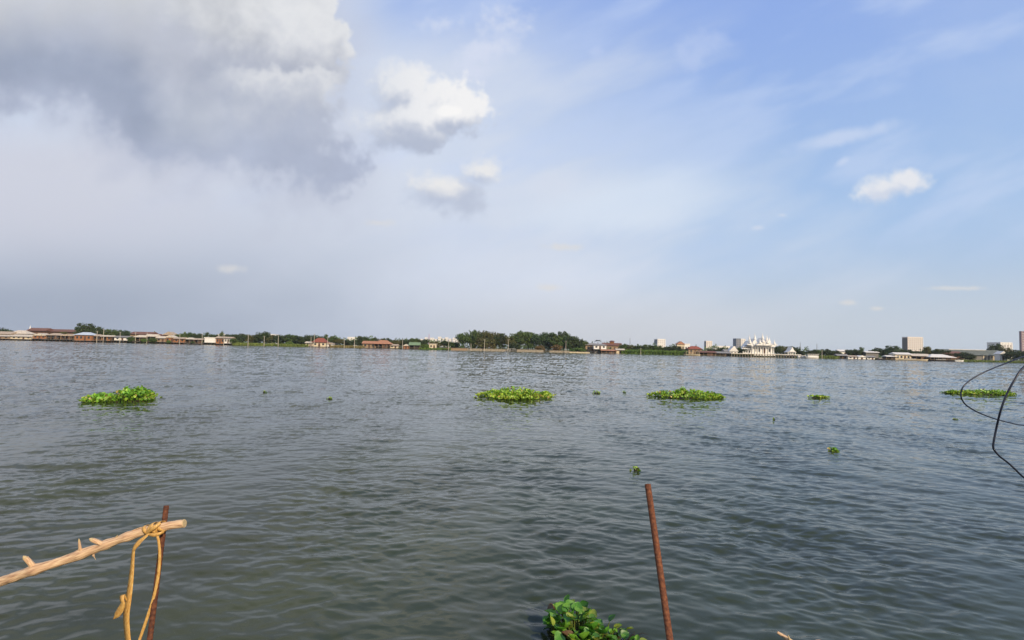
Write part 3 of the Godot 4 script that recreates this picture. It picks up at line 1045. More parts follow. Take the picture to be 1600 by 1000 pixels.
func make_houses() -> void:
	house("low tan roofed shed at the far left edge", -14, 19, 523.5, 525.5, 529, 428, "tan board", "cream tin", "long", 3)
	house("cream gabled roof behind the shed at far left edge", -10, 20, 518, 522, 527, 436, "cream paint", "tan tin", "long", 2)
	house("large pale cream hipped roof left of the white spire", 14, 44, 516, 521.5, 527, 440, "cream paint", "cream tin", "hip", 3)
	house("low cream roofed house in front of large hipped roof", 18, 53, 523, 526, 529.8, 428, "cream paint", "cream tin", "long", 4)
	house("long dark red roofed hall just right of white spire", 44, 74, 512.5, 517, 524, 470, "brown board", "rust tin", "long", 3, false, "long_hall", false)
	house("second long brown red roofed hall left of round tree", 71, 122, 514.5, 518.5, 525, 474, "brown board", "rust tin", "long", 4, false, "long_hall", false)
	house("orange boarded house with cream gable on stilts", 53, 75, 520.8, 524.4, 529, 429, "orange board", "cream tin", "gable", 3)
	house("brown house with wide tan roof below the red hall", 74, 98, 520.5, 524, 530, 428, "brown board", "tan tin", "hip", 3, true)
	house("dark open house left of the blue roofed house", 97, 119, 522, 525, 530.5, 428, "brown board", "tan tin", "gable", 2, true)
	house("orange stilt house with pale blue tin roof", 118, 146, 519, 523.5, 532, 427, "orange board", "pale blue tin", "hip", 4)
	house("open brown shed right of the blue roofed house", 145, 161, 522.4, 525.2, 532, 429, "brown board", "tan tin", "hip", 2, true)
	house("lower open shed with cream roof beside two poles", 160, 178, 524, 526, 532.2, 427, "orange board", "cream tin", "long", 2, true)
	house("low white walled house with grey roof and green plants", 180, 207, 525, 527, 531.8, 428, "white paint", "grey tin", "long", 3)
	house("brown roofed house standing behind the cream sheds", 204, 239, 518.5, 522.5, 528, 468, "tan board", "rust tin", "long", 3, false, "riverside_house", false)
	house("small rust roofed house right of the brown roof", 238, 255, 521.5, 524.5, 528, 462, "tan board", "rust tin", "hip", 2, false, "riverside_house", false)
	house("house with dark gable facing the river", 256, 275, 518.5, 523.5, 528, 460, "brown board", "tan tin", "gable", 2, false, "riverside_house", false)
	house("open shed with bright cream roof behind green shrubs", 211, 230, 523.4, 527, 533, 427, "dark board", "cream tin", "hip", 0, true)
	house("taller open shed with cream roof, its neighbour on the right tan", 229, 247, 522.4, 526, 533.3, 429, "dark board", "cream tin", "long", 1, true)
	house("tan house tucked against the taller cream shed", 246, 261, 525.5, 528.5, 534, 428, "tan board", "cream tin", "long", 2)
	house("orange walled house with cream roof by the river", 259, 276, 524, 527.5, 534.5, 429, "orange board", "cream tin", "gable", 2)
	house("small brown house with flat tan roof", 274, 291, 527.2, 529.5, 535, 428, "orange board", "tan tin", "long", 3)
	house("dark open house with tan roof, second left of white sheeting", 291, 305, 527.4, 530.2, 536.3, 429, "dark board", "cream tin", "hip", 0, true)
	house("low dark open house directly left of white sheeting", 305, 319, 528.8, 531, 536.8, 427, "brown board", "tan tin", "long", 1, true)
	house("bright white sheeted house on stilts", 321, 339, 527, 528.2, 535.2, 427, "white paint", "white tin", "flat", 0)
	house("brown two storey house beside the white sheeted house", 339, 353, 526, 528.5, 537, 428, "orange board", "tan tin", "long", 3)
	house("white walled house with row of dark windows", 352, 365, 526.5, 528.6, 536.5, 428, "white paint", "tan tin", "long", 3)
	house("cream house at left side of red roofed house", 479, 492, 533.8, 536, 541, 429, "cream paint", "cream tin", "long", 2)
	house("cream house under a steep red tiled roof", 490, 512, 528, 535, 541.5, 429, "cream paint", "red tile", "hip", 3)
	house("small white shed at right side of red roofed house", 512, 523, 535.5, 537.5, 541.5, 430, "white paint", "tan tin", "gable", 1)
	house("tan house with pale orange roof, left of the dark verandah", 568, 590, 533, 537, 543.5, 429, "tan board", "orange tile", "long", 3)
	house("house with steep orange tiled roof and dark verandah", 586, 613, 531.5, 537.5, 544, 427, "brown board", "orange tile", "hip", 2, true)
	house("small cream house right of the dark verandah", 611, 624, 538, 540, 544, 428, "cream paint", "tan tin", "long", 2)
	house("tiny orange hut left of the green roof", 632, 641, 538, 540.5, 545, 428, "orange board", "cream tin", "gable", 1)
	house("dark open house with green tin roof", 641, 658, 535, 539.5, 545.5, 428, "dark board", "green tin", "long", 1, true)
	house("small cream box house right of green roof", 672, 684, 537, 538, 544.5, 434, "cream paint", "cream tin", "flat", 2)
	house("olive house with grey roof left of white villa", 916, 933, 536.5, 539, 549, 440, "tan board", "grey tin", "long", 2)
	var villa := house("white two storey villa with dark roof", 929, 950, 536.8, 539.5, 545.5, 432, "white paint", "grey tin", "hip", 3)
	box("lower_storey", M["grey board"], villa, Vector3(0, 1.2, -4.0), Vector3(8.2, 3.4, 5.0))
	house("long rust roofed building behind white villa", 944, 974, 536, 540, 547, 480, "tan board", "rust tin", "long", 4, false, "riverside_house", false)
	house("small lookout tower above the rust roofed building", 955, 962, 532, 534, 540, 484, "orange board", "rust tin", "hip", 2, false, "lookout_tower", false)
	house("brown open landing house right of white villa", 941, 966, 546, 548.2, 553, 428, "brown board", "orange tile", "long", 2, true)
	house("cream shed at the left end of green reeds", 964, 978, 545, 547, 553, 429, "cream paint", "cream tin", "long", 1)
	house("tall cream house with orange gable above the trees", 1059, 1072, 533.5, 538, 546, 500, "cream paint", "orange tile", "gable", 3, false, "riverside_house", false)
	house("white house between orange gable and red roof", 1071, 1080, 537, 538.5, 547, 510, "white paint", "white tin", "flat", 2, false, "riverside_house", false)
	house("tan building with wide red tiled roof", 1077, 1099, 540.8, 545.5, 553, 445, "tan board", "red tile", "hip", 3)
	house("low rust roofed open shed right of red roof", 1094, 1121, 548.5, 551, 557, 430, "brown board", "rust tin", "long", 0, true)
	house("dark waterside shed with grey roof left of white gable", 1118, 1144, 549.5, 552, 558, 430, "dark board", "grey tin", "long", 0, true)
	house("white hall with steep gable left of temple", 1141, 1155, 541, 549, 556, 436, "white paint", "white tin", "gable", 2)
	house("grey roofed annex leaning on white gabled hall", 1133, 1143, 546, 549, 556, 438, "white paint", "grey tin", "long", 1)
	house("white roofed house behind trees right of ferry", 1311, 1327, 546.5, 549, 555, 470, "white paint", "white tin", "long", 2, false, "riverside_house", false)
	house("dark boat house at left of low white houses", 1309, 1327, 553.5, 556, 561.5, 430, "dark board", "grey tin", "long", 0, true)
	house("low white house with tan roof right of dark boat house", 1326, 1341, 555.5, 557.2, 561.8, 428, "white paint", "tan tin", "long", 2)
	house("low white gabled house between two flat sheds", 1342, 1355, 555.5, 558, 562, 428, "white paint", "white tin", "gable", 1)
	house("white long roof seen over the low white houses", 1354, 1375, 549, 551, 557, 446, "grey board", "white tin", "long", 0, false, "riverside_house", false)
	house("low white shed at right end of white houses", 1356, 1369, 556, 558, 562, 428, "white paint", "grey tin", "long", 2)
	house("grey open shed left of the cream landing", 1386, 1404, 555.5, 557.5, 563, 430, "dark board", "white tin", "long", 0, true)
	house("cream landing building with white roof", 1400, 1426, 551, 554, 562.5, 430, "cream paint", "white tin", "long", 4)
	house("open landing with long pale pink roof", 1425, 1457, 553, 556.5, 563, 430, "brown board", "cream tin", "long", 0, true)
	house("boat shelter under bright white sheet roof", 1454, 1495, 553.5, 558.5, 563.5, 426, "dark board", "white tin", "hip", 0, true)
	var shed := house("long grey green warehouse roof at right", 1473, 1572, 546.5, 555, 564, 462, "grey board", "grey green tin", "long", 0, false, "warehouse", false)
	box("ridge_cap", M["white tin"], shed, Vector3(0, height(1520, 546.4, 462), -14 - 0.6 + 7.8), Vector3(30, 0.35, 1.2))
	for i in 5:
		box("column", M["cream paint"], shed, Vector3(8.0 + i * 2.7, 3.2, -0.1), Vector3(0.7, 4.6, 0.5))
	house("brown roofed annex at left end of warehouse", 1468, 1508, 549, 552.5, 562, 452, "brown board", "rust tin", "long", 2, false, "riverside_house", false)
	house("small white gable right of warehouse", 1563, 1575, 549, 553.5, 560, 452, "white paint", "white tin", "gable", 1, false, "riverside_house", false)


# ---- the white temple
func spire(st: SurfaceTool, at: Vector3, tall: float, r: float) -> void:
	var pts := []
	var radii := []
	for s in [[0.0, 1.0], [0.12, 1.05], [0.2, 0.7], [0.3, 0.75], [0.42, 0.45], [0.6, 0.26], [0.8, 0.12], [1.0, 0.02]]:
		pts.append(at + Vector3(0, s[0] * tall, 0))
		radii.append(s[1] * r)
	tube(st, pts, radii, 8)


func finial_mesh(tall: float, r: float) -> ArrayMesh:
	var st := begin()
	spire(st, Vector3.ZERO, tall, r)
	return finish(st)


# a gable end with hollow, swept-up rakes, as on a Thai temple roof
func swept_gable(wide: float, deep: float, tall: float) -> ArrayMesh:
	var st := begin()
	var left := []
	for i in 9:
		var t := i / 8.0
		left.append(Vector2(-wide * 0.5 * (1.0 - t), tall * (0.75 * pow(t, 1.5) + 0.25 * t)))
	for i in 8:
		for s in [-1.0, 1.0]:
			var a: Vector3 = Vector3(left[i].x * s, left[i].y, 0)
			var b: Vector3 = Vector3(left[i + 1].x * s, left[i + 1].y, 0)
			var back := Vector3(0, 0, -deep)
			if s < 0.0:
				quad(st, a + back, a, b, b + back)
				tri(st, Vector3(0, left[i].y, 0), a, b)
				tri(st, Vector3(0, left[i].y, 0), b, Vector3(0, left[i + 1].y, 0))
			else:
				quad(st, a, a + back, b + back, b)
				tri(st, Vector3(0, left[i].y, 0), b, a)
				tri(st, Vector3(0, left[i].y, 0), Vector3(0, left[i + 1].y, 0), b)
	return finish(st)


func make_temple() -> void:
	var away := 436.0
	var m := away / LENS
	var white: Material = M["white paint"]
	var cx := across(1193, away)
	var t := thing("white_temple", "ornate white temple with many pointed gables and spires", "temple", Vector3(cx, 0, -away))
	var col := func(px: float) -> float: return across(px, away) - cx
	var row := func(px: float, py: float) -> float: return height(px, py, away)
	box("base", white, t, Vector3(0, 1.7, -6), Vector3(38 * m, 1.6, 15))
	box("step", white, t, Vector3(1.0, 1.2, 2.1), Vector3(9 * m, 0.7, 1.2))
	# hall and its porch of columns
	box("wall", white, t, Vector3(0, 5.2, -6.2), Vector3(33 * m, 5.6, 10))
	box("beam", white, t, Vector3(0, 8.35, -5), Vector3(37 * m, 0.9, 13.4))
	for i in 9:
		var c := begin()
		tube(c, [Vector3(0, 0, 0), Vector3(0, 0.5, 0), Vector3(0, 0.6, 0), Vector3(0, 4.9, 0), Vector3(0, 5.0, 0), Vector3(0, 5.4, 0)], [0.55, 0.55, 0.36, 0.32, 0.52, 0.56], 8)
		part("column", finish(c), white, t, Vector3(-16.5 * m + 33 * m * i / 8.0, 2.5, 0.9))
	for px in [1197.0]:
		var d := box("door", M["brown board"], t, Vector3(col.call(px), 4.7, -1.14), Vector3(2.2, 4.4, 0.12))
		d.set_meta("label", "tall brown temple door")
	for px in [1183.0, 1189.0, 1205.0]:
		box("window", M["dark glass"], t, Vector3(col.call(px), 5.2, -1.14), Vector3(1.0, 2.4, 0.12))
	# tiers of swept gables: centre column, half width in columns, peak row, finial row, set back
	for g in [[1192, 9.0, 528.0, 520.5, 1.5], [1182.5, 7.5, 529.0, 520.5, -1.5], [1201.5, 7.0, 530.5, 523.5, -1.5], [1176, 6.0, 532.5, 523.0, -4.0], [1207.5, 5.5, 533.5, 526, -4.0], [1192, 14.0, 533.5, 528.0, 3.0], [1173, 4.5, 535.0, 527.0, 1.0], [1186, 6.0, 534.5, 529, 3.6], [1198, 6.0, 534.5, 529, 3.6], [1211, 4.0, 537.0, 531, 1.0]]:
		var y0 := 8.8
		var peak: float = row.call(g[0], g[2])
		part("gable", swept_gable(g[1] * 2.0 * m, 8.0, peak - y0), white, t, Vector3(col.call(g[0]), y0, g[4]))
		part("finial", finial_mesh(row.call(g[0], g[3]) - peak + 1.2, 1.1), white, t, Vector3(col.call(g[0]), peak - 0.8, g[4] - 0.3))
		for s in [-1.0, 1.0]:
			part("corner_finial", finial_mesh(2.3, 0.36), white, t, Vector3(col.call(g[0] + s * g[1] * 0.86), y0 + 0.2, g[4] - 0.2))
	# tiered wing on the left
	var wing := thing("temple_wing", "low white tiered roof wing at left side of temple", "temple", Vector3(across(1170, away), 0, -away - 1.0))
	box("wall", white, wing, Vector3(0, 3.6, -3.5), Vector3(13 * m, 4.4, 6))
	part("roof", hip(17 * m, 9, 1.6, 0.6), white, wing, Vector3(0, 5.8, -8))
	part("upper_roof", hip(12 * m, 6, 1.6, 0.6), white, wing, Vector3(0, 7.3, -6.5))
	for i in 3:
		box("window", M["dark glass"], wing, Vector3(-2.0 + i * 2.0, 4.0, -0.46), Vector3(0.8, 1.6, 0.1))
	# small pavilion
	var cx2 := across(1238.5, 432)
	var p := thing("white_pavilion", "small white pavilion with pointed roof right of temple", "pavilion", Vector3(cx2, 0, -432))
	var k := 432.0 / LENS
	box("base", white, p, Vector3(0, 1.6, -2.5), Vector3(15 * k, 0.7, 6.5))
	for i in 4:
		for z in [0.2, -5.0]:
			box("column", white, p, Vector3(-5.5 * k + 11 * k * i / 3.0, 3.0, z), Vector3(0.4, 2.4, 0.4))
	part("gable", swept_gable(15 * k, 6.5, 2.9), white, p, Vector3(0, 4.1, 0.8))
	part("gable", swept_gable(10 * k, 7.2, 3.6), white, p, Vector3(0, 4.5, 1.3))
	part("finial", finial_mesh(1.6, 0.3), white, p, Vector3(0, 7.4, 1.0))
	# spire of another temple at far left
	var sp := thing("white_spire", "thin white temple spire above the brown roofs at far left", "spire", Vector3(across(49, 500), 0, -500))
	box("base", white, sp, Vector3(0, 4.5, 0), Vector3(3.4, 8.0, 3.4))
	part("shaft", finial_mesh(height(49, 508.5, 500) - 8.0, 1.3), white, sp, Vector3(0, 8.4, 0))


# ---- sea walls, piers, boats, reeds
func sea_wall(label: String, from: float, to: float, top: float, wall: String, away := 429.0) -> void:
	var mid := (from + to) * 0.5
	var wide := (to - from) * away / LENS
	var y := height(mid, top, away)
	var t := thing("sea_wall", label, "wall", Vector3(across(mid, away), 0, -away), "sea walls of the far bank")
	t.set_meta("kind", "thing")
	var n := maxi(int(wide / 4.0), 1)
	for i in n:
		var x := -wide * 0.5 + wide * (i + 0.5) / n
		box("panel", M[wall], t, Vector3(x, y * 0.5 - 0.6, 0.04 * (i % 2)), Vector3(wide / n - 0.06, y + 1.0, 0.4))
	for i in n + 1:
		box("post", M[wall], t, Vector3(-wide * 0.5 + wide * i / n, y * 0.5 - 0.5, 0.2), Vector3(0.35, y + 1.2, 0.35))
	box("coping", M[wall], t, Vector3(0, y + 0.02, 0.1), Vector3(wide + 0.3, 0.2, 0.75))


func reeds(label: String, called: String, from: float, to: float, tall: float, deep: float, away: float, count: int, tone: String, broad := 0.12) -> void:
	var st := begin()
	for i in count:
		var px := rng.randf_range(from, to)
		var a := away + rng.randf() * deep
		var clump := 0.55 + 0.45 * sin(px * 0.9 + 2.0 * sin(px * 0.31)) * sin(px * 0.23)
		var h := tall * rng.randf_range(0.55, 1.1) * (0.65 + 0.4 * clump)
		var p := Vector3(across(px, a), 0.1 if a < SHORE + 3.0 else 0.5, -a)
		var lean := Vector3(rng.randfn() * 0.22, 1.0, rng.randfn() * 0.22) * h
		var side := Vector3(cos(rng.randf() * TAU), 0, sin(rng.randf() * TAU)).normalized() * broad * rng.randf_range(0.7, 1.5)
		var k := rng.randf_range(0.55, 1.4)
		st.set_color(Color(k * rng.randf_range(0.8, 1.25), k, k * rng.randf_range(0.7, 1.2)))
		tri(st, p - side, p + lean, p + side)
		tri(st, p - side * 0.5 + lean * 0.3, p + lean * Vector3(1.6, 0.9, 1.6), p + side * 2.0 + lean * 0.4)
	var o := part(called, finish(st), M[tone], self)
	tag(o, label, "reeds", "", "stuff")


func hull(long: float, beam: float, tall: float, sheer: float) -> ArrayMesh:
	var st := begin()
	st.set_smooth_group(1)
	var rings := []
	for i in 13:
		var t := i / 12.0 * 2.0 - 1.0
		var w := beam * 0.5 * pow(maxf(1.0 - pow(absf(t), 2.6), 0.0), 0.6) + 0.02
		var y := tall + sheer * t * t * t * t
		var x := t * long * 0.5
		rings.append([Vector3(x, y, w), Vector3(x * 0.97, y * 0.35, w * 0.9), Vector3(x * 0.92, -0.25, w * 0.4), Vector3(x * 0.92, -0.25, -w * 0.4), Vector3(x * 0.97, y * 0.35, -w * 0.9), Vector3(x, y, -w)])
	for i in 12:
		for j in 5:
			quad(st, rings[i][j], rings[i + 1][j], rings[i + 1][j + 1], rings[i][j + 1])
		quad(st, rings[i][5] - Vector3(0, 0.1, 0), rings[i + 1][5] - Vector3(0, 0.1, 0), rings[i + 1][0] - Vector3(0, 0.1, 0), rings[i][0] - Vector3(0, 0.1, 0))
	return finish(st)


func make_waterfront() -> void:
	sea_wall("long reddish brown wall left of the tall grove", 699, 732, 544.0, "tan board")
	sea_wall("long tan concrete sea wall under the bamboo", 733, 795, 545.2, "concrete")
	sea_wall("tan sea wall right of the small white jetty", 810, 851, 546.5, "concrete")
	sea_wall("sea wall segment below the dry brown bushes", 861, 891, 548.0, "concrete")
	sea_wall("low cream wall left of the white villa", 892, 923, 550.0, "cream paint")
	# small jetty in the gap of the sea wall
	var j := thing("white_jetty", "small jetty with white rail between two sea walls", "jetty", Vector3(across(802, 427), 0, -427))
	box("deck", M["grey board"], j, Vector3(0, 0.9, 0), Vector3(6.4, 0.25, 3.4))
	box("rail", M["white paint"], j, Vector3(0, 2.0, 1.5), Vector3(6.0, 0.14, 0.12))
	for i in 5:
		box("pile", M["white paint"] if i < 2 else M["dark board"], j, Vector3(-3.0 + i * 1.5, 0.6, 1.5), Vector3(0.2, 3.0, 0.2))
	# landing with yellow posts
	var away := 427.0
	var l := thing("landing_stage", "cream floating landing stage with yellow posts", "landing stage", Vector3(across(1083, away), 0, -away))
	part("pontoon", hull(12.5, 4.0, 0.9, 0.2), M["cream paint"], l)
	box("awning", M["tan tin"], l, Vector3(0, 3.1, 0), Vector3(10.0, 0.14, 3.6))
	for i in 5:
		for z in [-1.5, 1.5]:
			box("post", M["cream paint"], l, Vector3(-4.8 + i * 2.4, 1.95, z), Vector3(0.16, 2.3, 0.16))
	# long concrete pier in front of the temple
	var from := 1142.0
	var to := 1251.0
	var wide := (to - from) * 428.0 / LENS
	var p := thing("temple_pier", "long concrete pier on piles in front of white temple", "pier", Vector3(across((from + to) * 0.5, 428), 0, -428))
	box("deck", M["concrete"], p, Vector3(0, 2.15, 0), Vector3(wide, 0.35, 5.0))
	box("kerb", M["white paint"], p, Vector3(0, 2.45, 2.4), Vector3(wide, 0.25, 0.2))
	var n := 26
	for i in n:
		for z in [-1.8, 1.9]:
			box("pile", M["concrete"], p, Vector3(-wide * 0.5 + 0.5 + (wide - 1.0) * i / (n - 1.0), 0.5, z), Vector3(0.34, 3.0, 0.34))
	# pontoons and the ferry
	for i in 2:
		var q := thing("white_pontoon", ["left of two white box pontoons beside the ferry", "right of two white box pontoons, touching the ferry"][i], "pontoon", Vector3(across(1250.5 + i * 6.5, 425), 0, -425))
		part("float", hull(3.2, 2.6, 0.7, 0.05), M["white paint"], q)
		box("cabin", M["white paint"], q, Vector3(0, 1.35, 0), Vector3(2.2, 1.4, 1.8))
		box("window", M["dark glass"], q, Vector3(0, 1.6, 0.93), Vector3(1.4, 0.5, 0.06))
	away = 420.0
	var b := thing("ferry_boat", "white river ferry boat with dark windows near temple pier", "boat", Vector3(across(1270.5, away), 0, -away))
	part("hull", hull(9.6, 2.8, 1.1, 0.5), M["white paint"], b)
	box("cabin", M["white paint"], b, Vector3(0.3, 1.55, 0), Vector3(7.6, 1.1, 2.2))
	for i in 6:
		box("window", M["dark glass"], b, Vector3(-2.8 + i * 1.25, 2.35, 1.02), Vector3(0.95, 0.75, 0.08))
		box("pillar", M["white paint"], b, Vector3(-3.42 + i * 1.25, 2.45, 1.05), Vector3(0.16, 0.9, 0.12))
	box("canopy", M["white paint"], b, Vector3(0.2, 3.05, 0), Vector3(8.6, 0.22, 2.7))
	# moored boats by the right landing
	for s in [["long cream barge moored below the cream landing", 1428, 48, "cream paint", 423], ["low dark boat moored under white boat shelter", 1475, 44, "dark board", 422], ["small white boat at right end of boat shelter", 1500, 14, "white paint", 421], ["small dark sampan left of the grey open shed", 1378, 16, "dark board", 424]]:
		var px: float = s[1]
		var bt := thing("moored_boat", s[0], "boat", Vector3(across(px, s[4]), 0, -float(s[4])), "boats moored by the right landing")
		var lng: float = s[2] * s[4] / LENS
		part("hull", hull(lng, clampf(lng * 0.22, 1.4, 3.6), 0.95, 0.35), M[s[3]], bt)
		box("thwart", M["tan board"], bt, Vector3(lng * 0.1, 0.95, 0), Vector3(0.5, 0.08, 1.2))
		box("cover", M["grey tin"], bt, Vector3(-lng * 0.1, 1.25, 0), Vector3(lng * 0.35, 0.7, 1.2))
	reeds("light green reeds along the water left of red roof", "reed_bank", 366, 484, 2.3, 5.0, 427.5, 5200, "reed")
	reeds("pale yellow green reeds right of the red roofed house", "reed_bank", 518, 572, 2.0, 5.0, 428.0, 2600, "reed dry")
	reeds("leafy green plants by the water below cream box house", "waterside_plants", 658, 706, 1.6, 4.0, 427.5, 1800, "leaf light", 0.25)
	reeds("tall dense green reeds between cream shed and landing stage", "reed_bank", 972, 1074, 3.6, 8.0, 428.0, 7000, "leaf light", 0.22)
	reeds("low green shrubs on the pier edge left of temple", "waterside_plants", 1140, 1178, 2.2, 3.0, 431.0, 1800, "leaf light", 0.25)
	reeds("yellow green reeds right of ferry boat", "reed_bank", 1281, 1312, 2.6, 4.0, 427.5, 1600, "reed")
	reeds("short green grass on the bank at far right", "bank_grass", 1488, 1660, 1.4, 9.0, 428.0, 5200, "reed")
	reeds("rough green plants along the foot of the left houses", "waterside_plants", -30, 366, 1.1, 4.0, 431.0, 3600, "leaf green", 0.25)
	reeds("rough plants along the foot of middle houses", "waterside_plants", 570, 735, 1.0, 3.0, 431.0, 1500, "leaf olive", 0.25)
	reeds("rough plants along the foot of right houses", "waterside_plants", 1074, 1490, 1.0, 3.0, 431.5, 3000, "leaf green", 0.25)


# ---- towers and the skyline
func tower(called: String, label: String, from: float, to: float, top: float, away: float, deep: float, front: String, side: String, columns: int, floors: int, group := "") -> Node3D:
	var mid := (from + to) * 0.5
	var wide := (to - from) * away / LENS
	var h := height(mid, top, away)
	var t := thing(called, label, "building", Vector3(across(mid, away), 0, -away), group)
	box("wall", M[front], t, Vector3(0, h * 0.5, -deep * 0.5), Vector3(wide, h, deep))
	box("side_wall", M[side], t, Vector3(-wide * 0.5 - 0.1, h * 0.5 - 0.3, -deep * 0.5), Vector3(0.2, h - 0.6, deep - 0.4))  # a side darker than the front has shade painted into its colour
	box("roof_parapet", M[front], t, Vector3(0, h + 0.4, -deep * 0.5), Vector3(wide + 0.5, 0.8, deep + 0.5))
	for i in columns:
		var x := (-0.5 + (i + 0.5) / columns) * wide
		for k in floors:
			box("window", M["pale glass"], t, Vector3(x, h * (0.98 - 0.9 * (k + 0.5) / floors), 0.02), Vector3(wide / columns * 0.42, h * 0.9 / floors * 0.5, 0.2))
		box("fin", M["white paint"] if front == "peach paint" else M[front], t, Vector3(x + wide / columns * 0.5, h * 0.5, 0.15), Vector3(wide / columns * 0.3, h, 0.4))
	return t


func make_towers() -> void:
	tower("office_tower", "white tower with shade painted on its left side above the reeds", 1029, 1041, 530.5, 950, 22, "white paint", "slate and shade paint", 4, 7)  # left face turned from the sun, its shade put into the colour
	var wing := tower("office_tower", "low white wing in front of the tower with a painted shade side", 1029, 1038, 538, 930, 14, "white paint", "blue grey shade", 3, 3)  # left face coloured dark to stand for shade
	wing.get_child(0).set_meta("label", "plain white wall")
	tower("apartment_tower", "cream tower right of the red tiled roof", 1105, 1114, 533.5, 900, 9, "peach paint", "slate and shade paint", 3, 8)  # dark left face is painted shade on a cream tower
	tower("office_tower", "grey blue glass tower left of temple", 1152, 1159, 529.5, 1100, 16, "slate and shade paint", "slate and shade paint", 3, 8)
	tower("office_tower", "white tower touching the grey blue glass tower", 1159.5, 1166, 530, 1120, 16, "white paint", "white paint", 2, 8)
	tower("apartment_tower", "big cream apartment tower with vertical ribs at right", 1420, 1443.5, 527.5, 760, 11, "peach paint", "grey board", 8, 11)  # grey left face is the tower's shaded side, painted in
	tower("apartment_tower", "mauve tower at the right edge of view", 1598, 1618, 518.5, 900, 4, "mauve paint", "mauve paint", 4, 11)
	tower("white_block", "white block behind trees right of the warehouse", 1565, 1583, 536, 700, 20, "white paint", "white paint", 4, 3)
	tower("white_block", "long white block above trees left of temple", 1120, 1150, 541.5, 900, 16, "white paint", "white paint", 6, 2)
	tower("white_block", "small white block above the green belt", 421, 430, 523, 800, 14, "white paint", "white paint", 3, 2)
	tower("white_block", "pale block among trees right of red roof", 545, 556, 527.5, 760, 14, "white paint", "white paint", 3, 2)
	tower("white_block", "tiny white block left of the tall narrow tree", 342, 349, 523, 800, 12, "white paint", "white paint", 2, 2)
	var spots := [[660, 4, 530], [667, 3, 527.5], [676, 5, 528], [682, 4, 530], [688, 4, 526.5], [694, 3, 529], [699, 4, 527.5], [705, 4, 529.5], [711, 4, 528], [717, 5, 530.5]]
	for i in spots.size():
		var s: Array = spots[i]
		tower("distant_building", "%s hazy white building from the left on the skyline left of grove" % ordinals[i], s[0] - s[1] * 0.5, s[0] + s[1] * 0.5, s[2], 1900, 30, "white paint", "white paint", 2, 4, "hazy white buildings on the skyline")
	# lattice masts
	var masts := [[672, 522, 1500, "red and white lattice mast on the hazy skyline"], [986, 528, 900, "thin pale mast above the trees right of rust roof"], [1252, 535, 620, "thin grey mast right of the white pavilion"], [1278, 537, 560, "thin dark mast above the ferry boat"]]
	for s in masts:
		var away: float = s[2]
		var h := height(s[0], s[1], away)
		var t := thing("lattice_mast", s[3], "mast", Vector3(across(s[0], away), 0, -away), "masts above the trees")
		for k in 3:
			var a := TAU * k / 3.0
			var st := begin()
			var foot := Vector3(cos(a), 0, sin(a)) * h * 0.022
			tube(st, [foot, Vector3(foot.x * 0.15, h, foot.z * 0.15)], [away * 0.00028, away * 0.00018], 5)
			part("leg", finish(st), M["red paint"] if s[0] == 672 else M["grey board"], t)
		for k in 7:
			var y := h * (k + 1.0) / 8.0
			var w := h * 0.04 * (1.0 - 0.85 * y / h)
			box("brace", M["white paint"] if s[0] == 672 else M["grey board"], t, Vector3(0, y, 0), Vector3(w, 0.2, w))


# ---- utility poles along the shore
func make_poles() -> void:
	var list := [[154, 517], [164, 514], [190, 519], [214, 519], [232, 520], [283, 522], [318, 521], [352, 521], [390, 523], [415, 525], [437, 523], [488, 527], [493, 521.5], [514, 526.5], [540, 529], [556, 529.5], [631, 530], [703, 531.5], [738, 537], [759, 530], [796, 530], [886, 532.5], [1003, 544], [1176, 541], [1286, 547]]
	var proto: Node3D
	for i in list.size():
		var px: float = list[i][0]
		var away := 426.5
		var h := height(px, list[i][1], away)
		var t := thing("utility_pole", "%s pale utility pole from the left along the far shore" % ordinals[i], "pole", Vector3(across(px, away), 0, -away), "utility poles along the far shore")
		var st := begin()
		tube(st, [Vector3(0, -1.5, 0), Vector3(0, h, 0)], [0.21, 0.13], 8)
		part("post", finish(st), M["pole concrete"], t)
		box("crossarm", M["grey board"], t, Vector3(0, h - 0.5, 0.16), Vector3(1.7, 0.12, 0.12))
		for s in [-0.7, 0.0, 0.7]:
			box("insulator", M["white paint"], t, Vector3(s, h - 0.33, 0.16), Vector3(0.09, 0.2, 0.09))


# ---------------------------------------------------------------- floating plants
# one leaf of water hyacinth lying in the xz plane, stalk end at the origin, one unit long, cupped
func leaf_mesh(cup: float, curl: float, rows := 5, cols := 6) -> ArrayMesh:
	var st := begin()
	st.set_smooth_group(1)
	leaf_blade(st, Transform3D(), cup, curl, rows, cols)
	return finish(st)


func leaf_blade(st: SurfaceTool, t: Transform3D, cup: float, curl: float, rows: int, cols: int) -> void:
	var grid := []
	for i in rows + 1:
		var s := i / float(rows)
		var half := 0.58 * pow(sin(PI * pow(clampf(s * 0.94 + 0.05, 0.0, 1.0), 0.8)), 0.72)
		var line := []
		for j in cols + 1:
			var q := j / float(cols) * 2.0 - 1.0
			var lift := cup * q * q * half + curl * s * s - 0.05 * sin(q * 7.0) * s * cup
			line.append(t * Vector3(q * half, lift, -s))
		grid.append(line)
	for i in rows:
		for j in cols:
			quad(st, grid[i][j], grid[i + 1][j], grid[i + 1][j + 1], grid[i][j + 1])


func float_tone(st: SurfaceTool, yellow: float, bright: float) -> void:
	var k := bright * rng.randf_range(0.55, 1.3)
	var c := Color(0.10, 0.25, 0.025).lerp(Color(0.30, 0.38, 0.045), clampf(yellow + rng.randfn() * 0.25, 0.0, 1.0))
	if rng.randf() < 0.05:
		c = Color(0.36, 0.27, 0.10) if rng.randf() < 0.6 else Color(0.14, 0.085, 0.04)
	st.set_color(Color(c.r * k, c.g * k, c.b * k))


